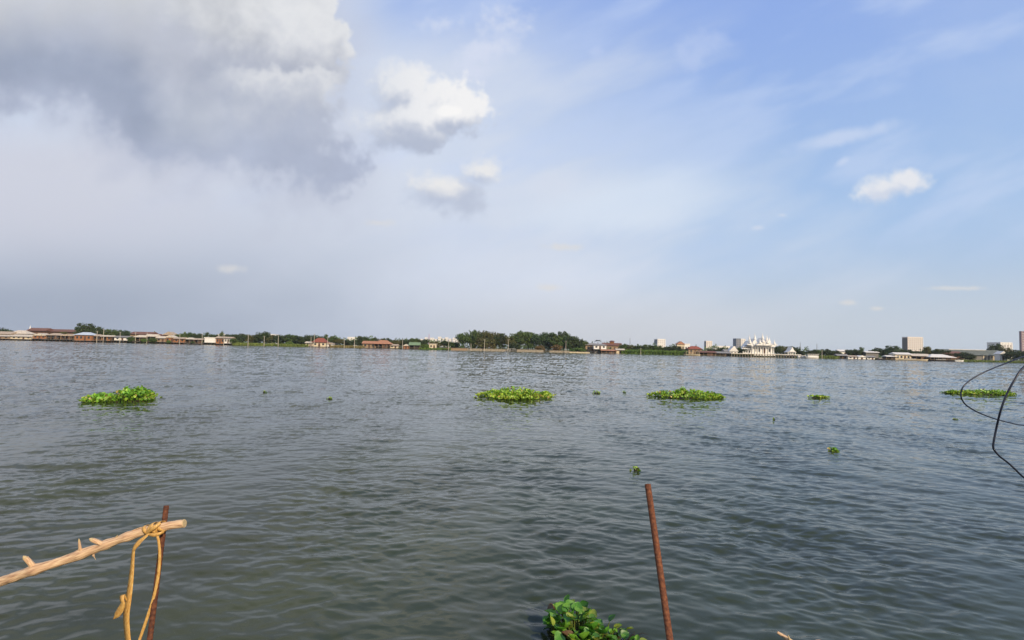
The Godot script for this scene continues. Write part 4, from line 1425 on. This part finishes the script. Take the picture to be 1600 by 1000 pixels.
# a raft of plants: outline in picture columns and rows on the water, tallest plants where hump is
func raft(called: String, label: String, px: float, py: float, half_px: float, deep: float, tall: float, count: int, yellow: float, lobes: Array) -> void:
	var c := afloat(px, py)
	var away := -c.z
	var half := half_px * away / LENS
	var t := thing(called, label, "water plants", c, "floating water plants on the river")
	var st := begin()
	st.set_smooth_group(-1)
	var root := begin()
	for i in count:
		var lobe: Array = lobes[rng.randi() % lobes.size()]
		var a := rng.randf() * TAU
		var r := sqrt(rng.randf())
		r *= 1.0 + 0.25 * sin(a * 3.0 + lobe[0] * 5.0) + 0.12 * sin(a * 7.0)
		var p := Vector3((lobe[0] + cos(a) * r * lobe[2]) * half, 0, (lobe[1] + sin(a) * r * lobe[3]) * deep)
		if rng.randf() < 0.07:
			p *= rng.randf_range(1.0, 1.16)
			r = 1.3
		var edge := clampf(1.15 - r, 0.0, 1.0)
		var h: float = 0.9 * tall * lobe[4] * (0.06 + 0.94 * pow(edge, 0.8)) * rng.randf_range(0.25, 1.1) + 0.02
		var size := rng.randf_range(0.08, 0.135) * minf(1.0, 0.35 + half)
		var yaw := rng.randf() * TAU
		var lean := rng.randf_range(0.2, 1.25)
		var b := Basis(Vector3.UP, yaw) * Basis(Vector3.RIGHT, lean) * Basis(Vector3.BACK, rng.randfn() * 0.3)
		float_tone(st, yellow + (0.3 if edge < 0.35 else 0.0), 1.4)
		leaf_blade(st, Transform3D(b.scaled(Vector3.ONE * size), p + Vector3(0, h, 0)), 0.3, rng.randf_range(-0.1, 0.35), 2, 2)
		if i % 2 == 0:
			var foot := p * Vector3(0.97, 0, 0.97) + Vector3(rng.randfn(), 0, rng.randfn()) * 0.03
			var side := Vector3(0.012, 0, 0.004)
			float_tone(root, 0.3, 0.7)
			tri(root, foot - side, p + Vector3(0, h, 0), foot + side)
			tri(root, foot - side - Vector3(0, 0.06, 0), foot + Vector3(0, 0.05, 0.01), foot + side * 6.0 - Vector3(0, 0.04, 0))
	tag(part("leaves", finish(st), M["float mixed"], t), "", "", "", "stuff")
	tag(part("stalks", finish(root), M["float mixed"], t), "", "", "", "stuff")
	# matted roots just under the leaves
	var bed := begin()
	for lobe in lobes:
		var ring := []
		for i in 14:
			var a := TAU * i / 14.0
			var r := 0.62 * (1.0 + 0.25 * sin(a * 3.0 + lobe[0] * 5.0))
			ring.append(Vector3((lobe[0] + cos(a) * r * lobe[2]) * half, 0.015, (lobe[1] + sin(a) * r * lobe[3]) * deep))
		var mid := Vector3(lobe[0] * half, 0.05, lobe[1] * deep)
		for i in 14:
			tri(bed, mid, ring[i], ring[(i + 1) % 14])
			quad(bed, ring[i], ring[i] + Vector3(0, -0.12, 0), ring[(i + 1) % 14] + Vector3(0, -0.12, 0), ring[(i + 1) % 14])
	tag(part("roots", finish(bed), M["float root"], t), "", "", "", "stuff")


func make_mats() -> void:
	# lobe: centre x and z, half width and half depth (shares of the raft), height
	raft("hyacinth_raft", "tall green plant raft floating at left, humped at its right end", 190, 625, 43, 1.6, 0.54, 1500, 0.1, [[0.3, 0.0, 0.62, 0.8, 1.0], [0.35, -0.2, 0.5, 0.7, 1.0], [-0.5, 0.25, 0.46, 0.55, 0.45], [-0.75, 0.1, 0.2, 0.4, 0.35]])
	raft("hyacinth_raft", "large bright yellow green plant raft in middle of river", 805, 620, 58, 2.2, 0.50, 2200, 0.42, [[0.0, 0.0, 0.62, 0.85, 1.0], [-0.5, 0.1, 0.48, 0.6, 0.6], [0.3, 0.1, 0.5, 0.7, 0.8], [0.05, 0.3, 0.4, 0.7, 0.7], [0.85, -0.5, 0.15, 0.25, 0.35]])
	raft("hyacinth_raft", "long ragged plant raft right of the middle one", 1073, 621, 57, 1.8, 0.46, 1600, 0.35, [[-0.55, -0.1, 0.42, 0.5, 0.7], [0.0, 0.2, 0.45, 0.8, 0.9], [0.25, 0.1, 0.4, 0.6, 0.9], [0.6, 0.0, 0.3, 0.4, 0.7], [0.9, -0.1, 0.1, 0.2, 0.35], [-0.1, -0.1, 0.2, 0.4, 1.2]])
	raft("hyacinth_raft", "flat long plant raft seen behind the cable loops at right", 1533, 616, 54, 1.5, 0.34, 1500, 0.35, [[0.0, 0.0, 0.7, 0.7, 0.9], [-0.5, 0.0, 0.45, 0.5, 0.6], [0.5, 0.0, 0.42, 0.6, 0.8], [-0.85, 0.0, 0.15, 0.2, 0.5]])
	# strays
	var far := [["low sparse patch of leaves between two rafts at right", 1277, 621, 18, 0.6, 0.06, 80, 0.4], ["small leafy plant just right of the middle raft", 932, 614, 6, 0.3, 0.12, 26, 0.4], ["tiny plant second right of the middle raft", 975, 613.5, 4, 0.2, 0.12, 10, 0.3], ["tiny green plant left of middle raft", 515, 623, 3.5, 0.2, 0.10, 10, 0.4], ["speck of pale leaf between left and middle raft", 413, 612.5, 3, 0.1, 0.05, 5, 0.6], ["few loose leaves at left tip of middle raft", 743, 622, 4, 0.2, 0.06, 10, 0.3], ["tiny sprig floating below the right hand raft", 1491, 656, 4, 0.15, 0.08, 7, 0.3], ["small dark speck of plant left of lone green plant", 1209, 656, 2.5, 0.1, 0.05, 5, 0.0], ["lone compact green plant right of the rust rod", 1301, 706, 8, 0.2, 0.10, 46, 0.05], ["small yellowish plant above the upright rust rod", 993, 735, 5, 0.1, 0.05, 14, 0.6], ["dark crumb of plant at right end of left raft", 252, 621.5, 2.5, 0.1, 0.05, 5, 0.0]]
	for s in far:
		raft("floating_plant", s[0], s[1], s[2], s[3], s[4], s[5], s[6], s[7], [[0.0, 0.0, 0.8, 0.8, 1.0], [0.3, 0.1, 0.6, 0.5, 0.7]])
	near_plant()


# the clump at the lower edge: every leaf a part with its stalk
func near_plant() -> void:
	var at := afloat(905, 985)
	var t := thing("water_hyacinth", "leafy green water hyacinth clump floating at lower edge", "water plant", at)
	var px := -at.z / LENS
	var blades := []
	for i in 8:
		blades.append(leaf_mesh(rng.randf_range(0.1, 0.55), rng.randf_range(-0.35, 0.3)))
	var tones := ["float green", "float green", "float dark", "float light", "float light", "float light", "float green", "float green", "float yellow"]
	var spots := []
	# the tall crown of the clump, its thin left side and the trailing right side
	for i in 92:
		var a := rng.randf() * TAU
		var r := sqrt(rng.randf())
		spots.append([Vector3(cos(a) * r * 38.0 * px - 9 * px, 0, sin(a) * r * 0.36 + 0.05), rng.randf_range(0.05, 0.24) * (1.12 - 0.7 * r), rng.randf_range(0.065, 0.105), i])
	for i in 16:
		spots.append([Vector3(rng.randf_range(-50, -26) * px, 0, rng.randf_range(-0.05, 0.25)), rng.randf_range(0.03, 0.15), rng.randf_range(0.05, 0.08), i])
	for i in 46:
		var q := rng.randf()
		spots.append([Vector3(lerpf(12, 84, q) * px, 0, rng.randf_range(-0.10, 0.42) + 0.12), rng.randf_range(0.02, 0.13) * (1.2 - q * 0.8), rng.randf_range(0.04, 0.085) * (1.15 - 0.4 * q), i + 100])
	for i in 60:
		spots.append([Vector3(rng.randf_range(-38, 48) * px, 0, rng.randf_range(0.25, 0.75)), rng.randf_range(0.03, 0.14), rng.randf_range(0.05, 0.09), i])
	for s in spots:
		var p: Vector3 = s[0]
		var h: float = s[1]
		var size: float = s[2]
		var out := atan2(-p.x, -p.z) + rng.randfn() * 0.9
		var b := Basis(Vector3.UP, out) * Basis(Vector3.RIGHT, rng.randf_range(-0.35, 0.9)) * Basis(Vector3.BACK, rng.randfn() * 0.35)
		var tone: String = tones[rng.randi() % tones.size()]
		if s[3] >= 100 and rng.randf() < 0.5:
			tone = "float yellow" if rng.randf() < 0.4 else "float dark"
		if rng.randf() < 0.025:
			tone = "float brown"
		var leaf := part("leaf", blades[rng.randi() % blades.size()], M[tone], t, p + Vector3(0, h, 0))
		leaf.basis = b.scaled(Vector3.ONE * size)
		# stalk from the water to the leaf, swollen at its foot
		var foot := p * Vector3(0.72, 0, 0.72) - (p + Vector3(0, h, 0)) + Vector3(0, -0.02, 0)
		var st := begin()
		var inv := leaf.basis.inverse()
		var mid := foot * 0.5 + Vector3(p.x, 0, p.z).normalized() * 0.02
		tube(st, [inv * foot, inv * foot.lerp(mid, 0.5), inv * mid, Vector3.ZERO], [0.010 / size, 0.012 / size, 0.006 / size, 0.003 / size], 5)
		part("stalk", finish(st), M["float stem"] if rng.randf() < 0.8 else M["float brown"], leaf)
	var rs := begin()
	for i in 260:
		var q := rng.randf_range(-46, 84)
		var p := Vector3(q * px, 0.012, rng.randf_range(-0.12, 0.6) * (1.0 if q < 40 else 0.6) + 0.1)
		var d := Vector3(rng.randfn(), 0.1 * rng.randfn(), rng.randfn()).normalized() * rng.randf_range(0.03, 0.12)
		tube(rs, [p - Vector3(0, 0.03, 0), p + d * 0.5, p + d - Vector3(0, 0.02, 0)], [0.004, 0.003, 0.001], 4)
	tag(part("roots", finish(rs), M["float root"], t), "", "", "", "stuff")


# ---------------------------------------------------------------- branch, rods, strips and cables close by
# a round bar with texture coordinates along it, slightly uneven
func rough_tube(pts: Array, radii: Array, sides: int, uneven: float, v_scale: float, sd: int, knots := []) -> ArrayMesh:
	var n := FastNoiseLite.new()
	n.seed = sd
	n.frequency = 9.0
	var st := begin()
	st.set_smooth_group(1)
	var rings := []
	var u := Vector3.ZERO
	var run := 0.0
	for i in pts.size():
		var a: Vector3 = pts[maxi(i - 1, 0)]
		var b: Vector3 = pts[mini(i + 1, pts.size() - 1)]
		var t := (b - a).normalized()
		u = t.cross(Vector3.UP).normalized() if i == 0 else (u - t * u.dot(t)).normalized()
		var v := t.cross(u)
		if i > 0:
			run += (pts[i] - pts[i - 1]).length()
		var k := i / float(pts.size() - 1) * (radii.size() - 1)
		var r: float = lerpf(radii[int(k)], radii[mini(int(k) + 1, radii.size() - 1)], k - int(k))
		for q in knots:
			r *= 1.0 + 0.24 * exp(-(pts[i] - q).length_squared() / 0.00016)
		var ring := []
		for j in sides + 1:
			var q := TAU * (j % sides) / sides
			var o := u * cos(q) + v * sin(q)
			var rr := r * (1.0 + uneven * n.get_noise_3dv(pts[i] * 1.0 + o * 0.05) + uneven * 0.5 * n.get_noise_3dv(pts[i] * 4.0 + o * 0.2))
			ring.append([pts[i] + o * rr, Vector2(run * v_scale, j / float(sides))])
		rings.append(ring)
	for i in rings.size() - 1:
		for j in sides:
			for q in [[i, j], [i + 1, j], [i + 1, j + 1], [i, j], [i + 1, j + 1], [i, j + 1]]:
				st.set_uv(rings[q[0]][q[1]][1])
				st.add_vertex(rings[q[0]][q[1]][0])
	st.set_smooth_group(-1)
	for e in [0, rings.size() - 1]:
		for j in sides:
			var q := [pts[e], rings[e][j][0], rings[e][j + 1][0]]
			if e > 0:
				q = [pts[e], rings[e][j + 1][0], rings[e][j][0]]
			for k in 3:
				st.set_uv(Vector2(run * v_scale, 0.5 + k * 0.1))
				st.add_vertex(q[k])
	st.generate_normals()
	return st.commit()


# a flat strip that follows points; the width lies along side
func ribbon(pts: Array, widths: Array, thick: float, side: Vector3, twist := 0.0) -> ArrayMesh:
	var st := begin()
	st.set_smooth_group(1)
	var rings := []
	for i in pts.size():
		var a: Vector3 = pts[maxi(i - 1, 0)]
		var b: Vector3 = pts[mini(i + 1, pts.size() - 1)]
		var t := (b - a).normalized()
		var u := (side - t * side.dot(t)).normalized()
		u = u.rotated(t, twist * i / pts.size())
		var v := t.cross(u)
		var k := i / float(pts.size() - 1) * (widths.size() - 1)
		var w: float = lerpf(widths[int(k)], widths[mini(int(k) + 1, widths.size() - 1)], k - int(k)) * 0.5
		var dent := v * w * 0.14
		rings.append([pts[i] + u * w + dent, pts[i] + v * thick, pts[i] - u * w + dent, pts[i] - u * w + dent - v * thick, pts[i] - v * thick, pts[i] + u * w + dent - v * thick])
	for i in rings.size() - 1:
		for j in 6:
			var k := (j + 1) % 6
			quad(st, rings[i][j], rings[i + 1][j], rings[i + 1][k], rings[i][k])
	return finish(st)


# ribbed steel rod: round core, two long ribs, slanting cross ribs
func rebar(a: Vector3, b: Vector3, r: float, bow: Vector3) -> ArrayMesh:
	var st := begin()
	st.set_smooth_group(1)
	var long := (b - a).length()
	var n := int(long / 0.0019)
	var t := (b - a).normalized()
	var u := t.cross(Vector3.BACK).normalized()
	var v := t.cross(u)
	var sides := 14
	var prev := []
	for i in n + 1:
		var s := i / float(n)
		var c := a.lerp(b, s) + bow * sin(PI * s)
		var ring := []
		for j in sides:
			var q := TAU * j / sides
			var along := s * long / 0.0105 + (sin(q) * 0.35 if sin(q) > 0.0 else -sin(q) * 0.35)
			var ridge := smoothstep(0.25, 0.42, absf(fposmod(along, 1.0) - 0.5)) * smoothstep(0.05, 0.4, absf(sin(q)))
			var rib := smoothstep(0.3, 0.1, absf(sin(q)))
			ring.append(c + (u * cos(q) + v * sin(q)) * r * (1.0 + 0.10 * ridge + 0.11 * rib))
		if i > 0:
			for j in sides:
				var k := (j + 1) % sides
				quad(st, prev[j], ring[j], ring[k], prev[k])
		else:
			for j in sides:
				tri(st, c, ring[j], ring[(j + 1) % sides])
		prev = ring
	for j in sides:
		tri(st, b, prev[(j + 1) % sides], prev[j])
	return finish(st)


func make_foreground() -> void:
	var d := 1.35
	var px := d / LENS
	# rod on the left, behind the branch; both rods run down into the river bed
	var top := sight(260, 790, d + 0.035)
	var low := sight(233, 1000, d - 0.03)
	var foot := top + (low - top) * ((top.y + 0.6) / (top.y - low.y))
	var rod := thing("rust_rod", "dark rusty steel rod the branch is tied to", "rod", Vector3(foot.x, 0, foot.z), "rusty steel rods in the water")
	part("bar", rebar(foot - rod.position, top - rod.position, 0.0058, Vector3(0.004, 0, 0)), M["dark rust"], rod)
	# rod in the middle
	top = sight(1012, 757, 1.52)
	low = sight(1044, 1000, 1.34)
	foot = top + (low - top) * ((top.y + 0.6) / (top.y - low.y))
	rod = thing("rust_rod", "upright orange brown rusty ribbed rod standing alone", "rod", Vector3(foot.x, 0, foot.z), "rusty steel rods in the water")
	part("bar", rebar(foot - rod.position, top - rod.position, 0.0074, Vector3(0.012, 0, 0)), M["rust"], rod)

	# peeled branch
	var line := []
	for s in [[-700, 1120, 0.40], [-400, 1042, 0.22], [-190, 972, 0.10], [-90, 938, 0.05], [0, 909, 0.02], [55, 890, 0.0], [110, 872, 0.0], [160, 853, 0.0], [215, 833, 0.0], [250, 823.5, 0.0], [288, 817.5, 0.0]]:
		line.append(sight(s[0], s[1], d + s[2]))
	var pts := curve(line, 0.008)
	var at: Vector3 = pts[0]
	var branch := thing("peeled_branch", "peeled tan branch with broken twig stubs tied to rod", "branch", at)
	for i in pts.size():
		pts[i] -= at
	var own := func(x: float, y: float, nearer := 0.0) -> Vector3: return sight(x, y, d - nearer) - at
	part("limb", rough_tube(pts, [9.2 * px, 8.8 * px, 8.2 * px, 8.0 * px, 8.2 * px, 7.6 * px, 6.8 * px, 6.2 * px], 18, 0.20, 1.7, 5, [own.call(55, 890), own.call(127, 867), own.call(167, 852), own.call(200, 838), own.call(16, 904)]), M["peeled wood"], branch)
	var cut := begin()
	var end: Vector3 = pts[pts.size() - 1]
	var dir: Vector3 = (end - pts[pts.size() - 4]).normalized()
	tube(cut, [end - dir * 0.001, end + dir * 0.0012], [6.1 * px, 5.4 * px], 16)
	part("cut_end", finish(cut), M["cut wood"], branch)
	for tw in [[[[54, 889, 0.0], [48, 881, 0.004], [39.5, 872, 0.010]], [4.8, 4.0, 3.6]], [[[126, 866, 0.0], [125, 857, 0.004], [123.8, 846, 0.006]], [3.8, 2.4, 1.6]], [[[166, 853, 0.0], [155, 848, 0.008], [144, 843.5, 0.016]], [5.2, 3.6, 3.4]], [[[146, 868, 0.004], [147.2, 870, 0.008], [148, 871.5, 0.009]], [2.0, 1.2, 0.5]], [[[178, 846, 0.0], [181, 840.5, 0.003], [182, 839, 0.004]], [3.4, 2.4, 1.2]]]:
		var q := []
		var rr := []
		for w in tw[0]:
			q.append(own.call(w[0], w[1], w[2]))
		for w in tw[1]:
			rr.append(w * px)
		var twig := part("twig_stub", rough_tube(curve(q, 0.003), rr, 9, 0.25, 4.0, 9), M["peeled wood"], branch)
		var e := begin()
		var tip: Vector3 = q[q.size() - 1]
		var dd: Vector3 = (tip - q[q.size() - 2]).normalized()
		tube(e, [tip - dd * 0.001, tip + dd * 0.0035, tip + dd * 0.007], [rr[2] * 1.02, rr[2] * 0.75, rr[2] * 0.15], 7)
		part("broken_tip", finish(e), M["cut wood"], twig)
	var sliver := ribbon(curve([own.call(199, 834.5, 0.0), own.call(208, 829, 0.002), own.call(220, 824.5, 0.003), own.call(231, 823, 0.003)], 0.004), [0.0012, 0.004, 0.003, 0.001], 0.0009, Vector3(0, 0.4, 1))
	part("bark_sliver", sliver, M["peeled wood"], branch)

	# bast strips that lash branch and rod together
	var knot := sight(240, 827, d)
	var lash := thing("bast_lashing", "yellow bark strip knotted round branch and rod, ends hanging", "binding", knot)
	var pt := func(x: float, y: float, nearer: float) -> Vector3: return sight(x, y, d - nearer) - knot
	var axis := (sight(250, 823.5, d) - sight(215, 833, d)).normalized()
	var upw := (Vector3.UP - axis * axis.y).normalized()
	var fwd := axis.cross(upw)
	# turns round the branch, each a closed strip
	for w in [[232, 828.5, -0.55, 9.4], [237, 827.0, 0.45, 10.0], [243, 825.5, -0.25, 10.4], [248, 824.5, 0.5, 9.8], [252, 823.5, -0.6, 8.8]]:
		var loop := []
		var c: Vector3 = pt.call(w[0], w[1], 0.0)
		for i in 25:
			var q := TAU * i / 24.0
			var r: float = w[3] * px * (0.86 if i % 24 else 0.87)
			var behind := maxf(sin(q), 0.0)
			loop.append(c + (upw * cos(q) - fwd * sin(q)) * r + axis * w[2] * 0.011 * cos(q) - fwd * 0.0 + Vector3(0, 0, -0.010) * behind)
		part("turn", ribbon(loop, [0.0085, 0.0095, 0.008], 0.0007, axis), M["bast strip"], lash)
	var over := [pt.call(229, 833, 0.012), pt.call(236, 827.5, 0.019), pt.call(243, 823, 0.020), pt.call(251, 817.5, 0.012)]
	part("cross_turn", ribbon(curve(over, 0.003), [0.005, 0.009, 0.008, 0.004], 0.0012, axis.cross(Vector3.BACK)), M["bast strip"], lash)
	over = [pt.call(256, 831, 0.010), pt.call(249, 834, 0.018), pt.call(240, 836, 0.019), pt.call(231, 834.5, 0.013)]
	part("cross_turn", ribbon(curve(over, 0.003), [0.006, 0.008, 0.008, 0.005], 0.0012, Vector3(0.2, 1, 0)), M["bast strip"], lash)
	# broad end that hangs on the left
	var hang := [pt.call(233, 833, 0.014), pt.call(226, 839, 0.017), pt.call(216, 847, 0.018), pt.call(210, 856, 0.018), pt.call(208, 868, 0.018), pt.call(206.5, 890, 0.018), pt.call(204, 915, 0.02), pt.call(201, 938, 0.022), pt.call(198, 960, 0.022), pt.call(199, 985, 0.022), pt.call(202, 1015, 0.022), pt.call(206, 1070, 0.022)]
	var tail := part("hanging_strip", ribbon(curve(hang, 0.006), [0.006, 0.008, 0.011, 0.015, 0.018, 0.019, 0.019, 0.0185, 0.018, 0.018], 0.0007, Vector3(1, 0, 0.35)), M["bast strip"], lash)
	var inner := [pt.call(231, 837, 0.016), pt.call(222, 845.5, 0.021), pt.call(213, 855, 0.022), pt.call(209, 862, 0.020)]
	part("hanging_strip", ribbon(curve(inner, 0.004), [0.003, 0.005, 0.005, 0.003], 0.001, Vector3(0.7, 0.7, 0)), M["bast strip"], lash)
	# peeled flap on the broad strip
	var flap := [pt.call(197.5, 938, 0.026), pt.call(192, 930, 0.034), pt.call(190.5, 936, 0.04), pt.call(192, 944, 0.040), pt.call(187, 955, 0.036), pt.call(177, 967.5, 0.030)]
	part("torn_flap", ribbon(curve(flap, 0.003), [0.005, 0.012, 0.012, 0.016, 0.014, 0.001], 0.0012, Vector3(1, 0.2, 0.3)), M["bast strip"], tail)
	# thin end on the right
	hang = [pt.call(244, 833, 0.014), pt.call(246, 838, 0.018), pt.call(248.5, 850, 0.018), pt.call(249.5, 872, 0.017), pt.call(247, 900, 0.016), pt.call(241, 930, 0.016), pt.call(231, 962, 0.018), pt.call(218, 1000, 0.018), pt.call(206, 1035, 0.018), pt.call(203, 1070, 0.02)]
	part("hanging_strip", ribbon(curve(hang, 0.006), [0.005, 0.006, 0.0065, 0.006, 0.0065, 0.006, 0.006, 0.006, 0.006], 0.0011, Vector3(1, 0, -0.3)), M["bast strip"], lash)

	# broken stick poking up at the lower edge
	var s0 := sight(1215, 988, 1.3)
	var stick := thing("broken_stick", "pale broken stick tip poking in at lower edge", "stick", s0)
	var stick_radii := [0.0028, 0.0060]
	for i in 60:
		stick_radii.append(0.0072 + 0.00006 * i)
	var so := func(x: float, y: float, z: float) -> Vector3: return sight(x, y, 1.3 + z) - s0
	part("shaft", rough_tube(curve([so.call(1214.5, 988, 0.0), so.call(1223, 993, -0.004), so.call(1234, 1001, -0.01), so.call(1260, 1022, -0.02), so.call(1330, 1080, -0.05), Vector3(1.05, 0.9, -1.0) - s0, Vector3(1.3, -0.5, -0.8) - s0], 0.003), stick_radii, 10, 0.22, 5.0, 3), M["peeled wood"], stick)
	part("side_spur", rough_tube(curve([so.call(1237, 1003, -0.012), so.call(1233, 998, -0.016), so.call(1231.5, 993, -0.018)], 0.003), [0.004, 0.003, 0.0008], 8, 0.2, 5.0, 4), M["cut wood"], stick)

	# loose cables hanging in from the right
	var base := sight(1600, 560, 1.3)
	var c1 := thing("loose_cable", "dark blue cable curling in a wide loop at right edge", "cable", base, "loose cables at the right edge")
	var loop1 := []
	for s in [[2100, 380, 1.7], [1900, 450, 1.55], [1720, 520, 1.42], [1650, 541, 1.36], [1600, 557, 1.3], [1576, 566, 1.28], [1548, 577, 1.26], [1522, 590, 1.25], [1506, 603, 1.24], [1501.5, 614, 1.24], [1503, 624, 1.24], [1511, 634, 1.25], [1530, 645, 1.27], [1555, 654.5, 1.3], [1580, 661, 1.33], [1600, 664.5, 1.36], [1660, 668, 1.42], [1740, 655, 1.5], [1900, 600, 1.6], [2100, 520, 1.7]]:
		loop1.append(sight(s[0], s[1], s[2]) - base)
	var st := begin()
	tube(st, curve(loop1, 0.006), [0.0015], 8)
	part("sheath", finish(st), M["cable sheath"], c1)
	base = sight(1600, 575, 1.2)
	var c2 := thing("loose_cable", "thicker dark cable hanging down with a sharp bend", "cable", base, "loose cables at the right edge")
	var arm := []
	for s in [[2000, 400, 1.5], [1800, 465, 1.4], [1690, 515, 1.3], [1640, 540, 1.24], [1600, 573, 1.2], [1585, 594, 1.19], [1573, 616, 1.19], [1564, 640, 1.19], [1557, 668, 1.2], [1553, 688, 1.2], [1551.8, 697, 1.2], [1553.5, 703, 1.2], [1562, 713, 1.2], [1575, 723, 1.21], [1587, 734, 1.21], [1600, 746, 1.22], [1640, 775, 1.26], [1720, 800, 1.32]]:
		arm.append(sight(s[0], s[1], s[2]) - base)
	st = begin()
	tube(st, curve(arm, 0.004), [0.0020], 8)
	part("sheath", finish(st), M["cable sheath"], c2)
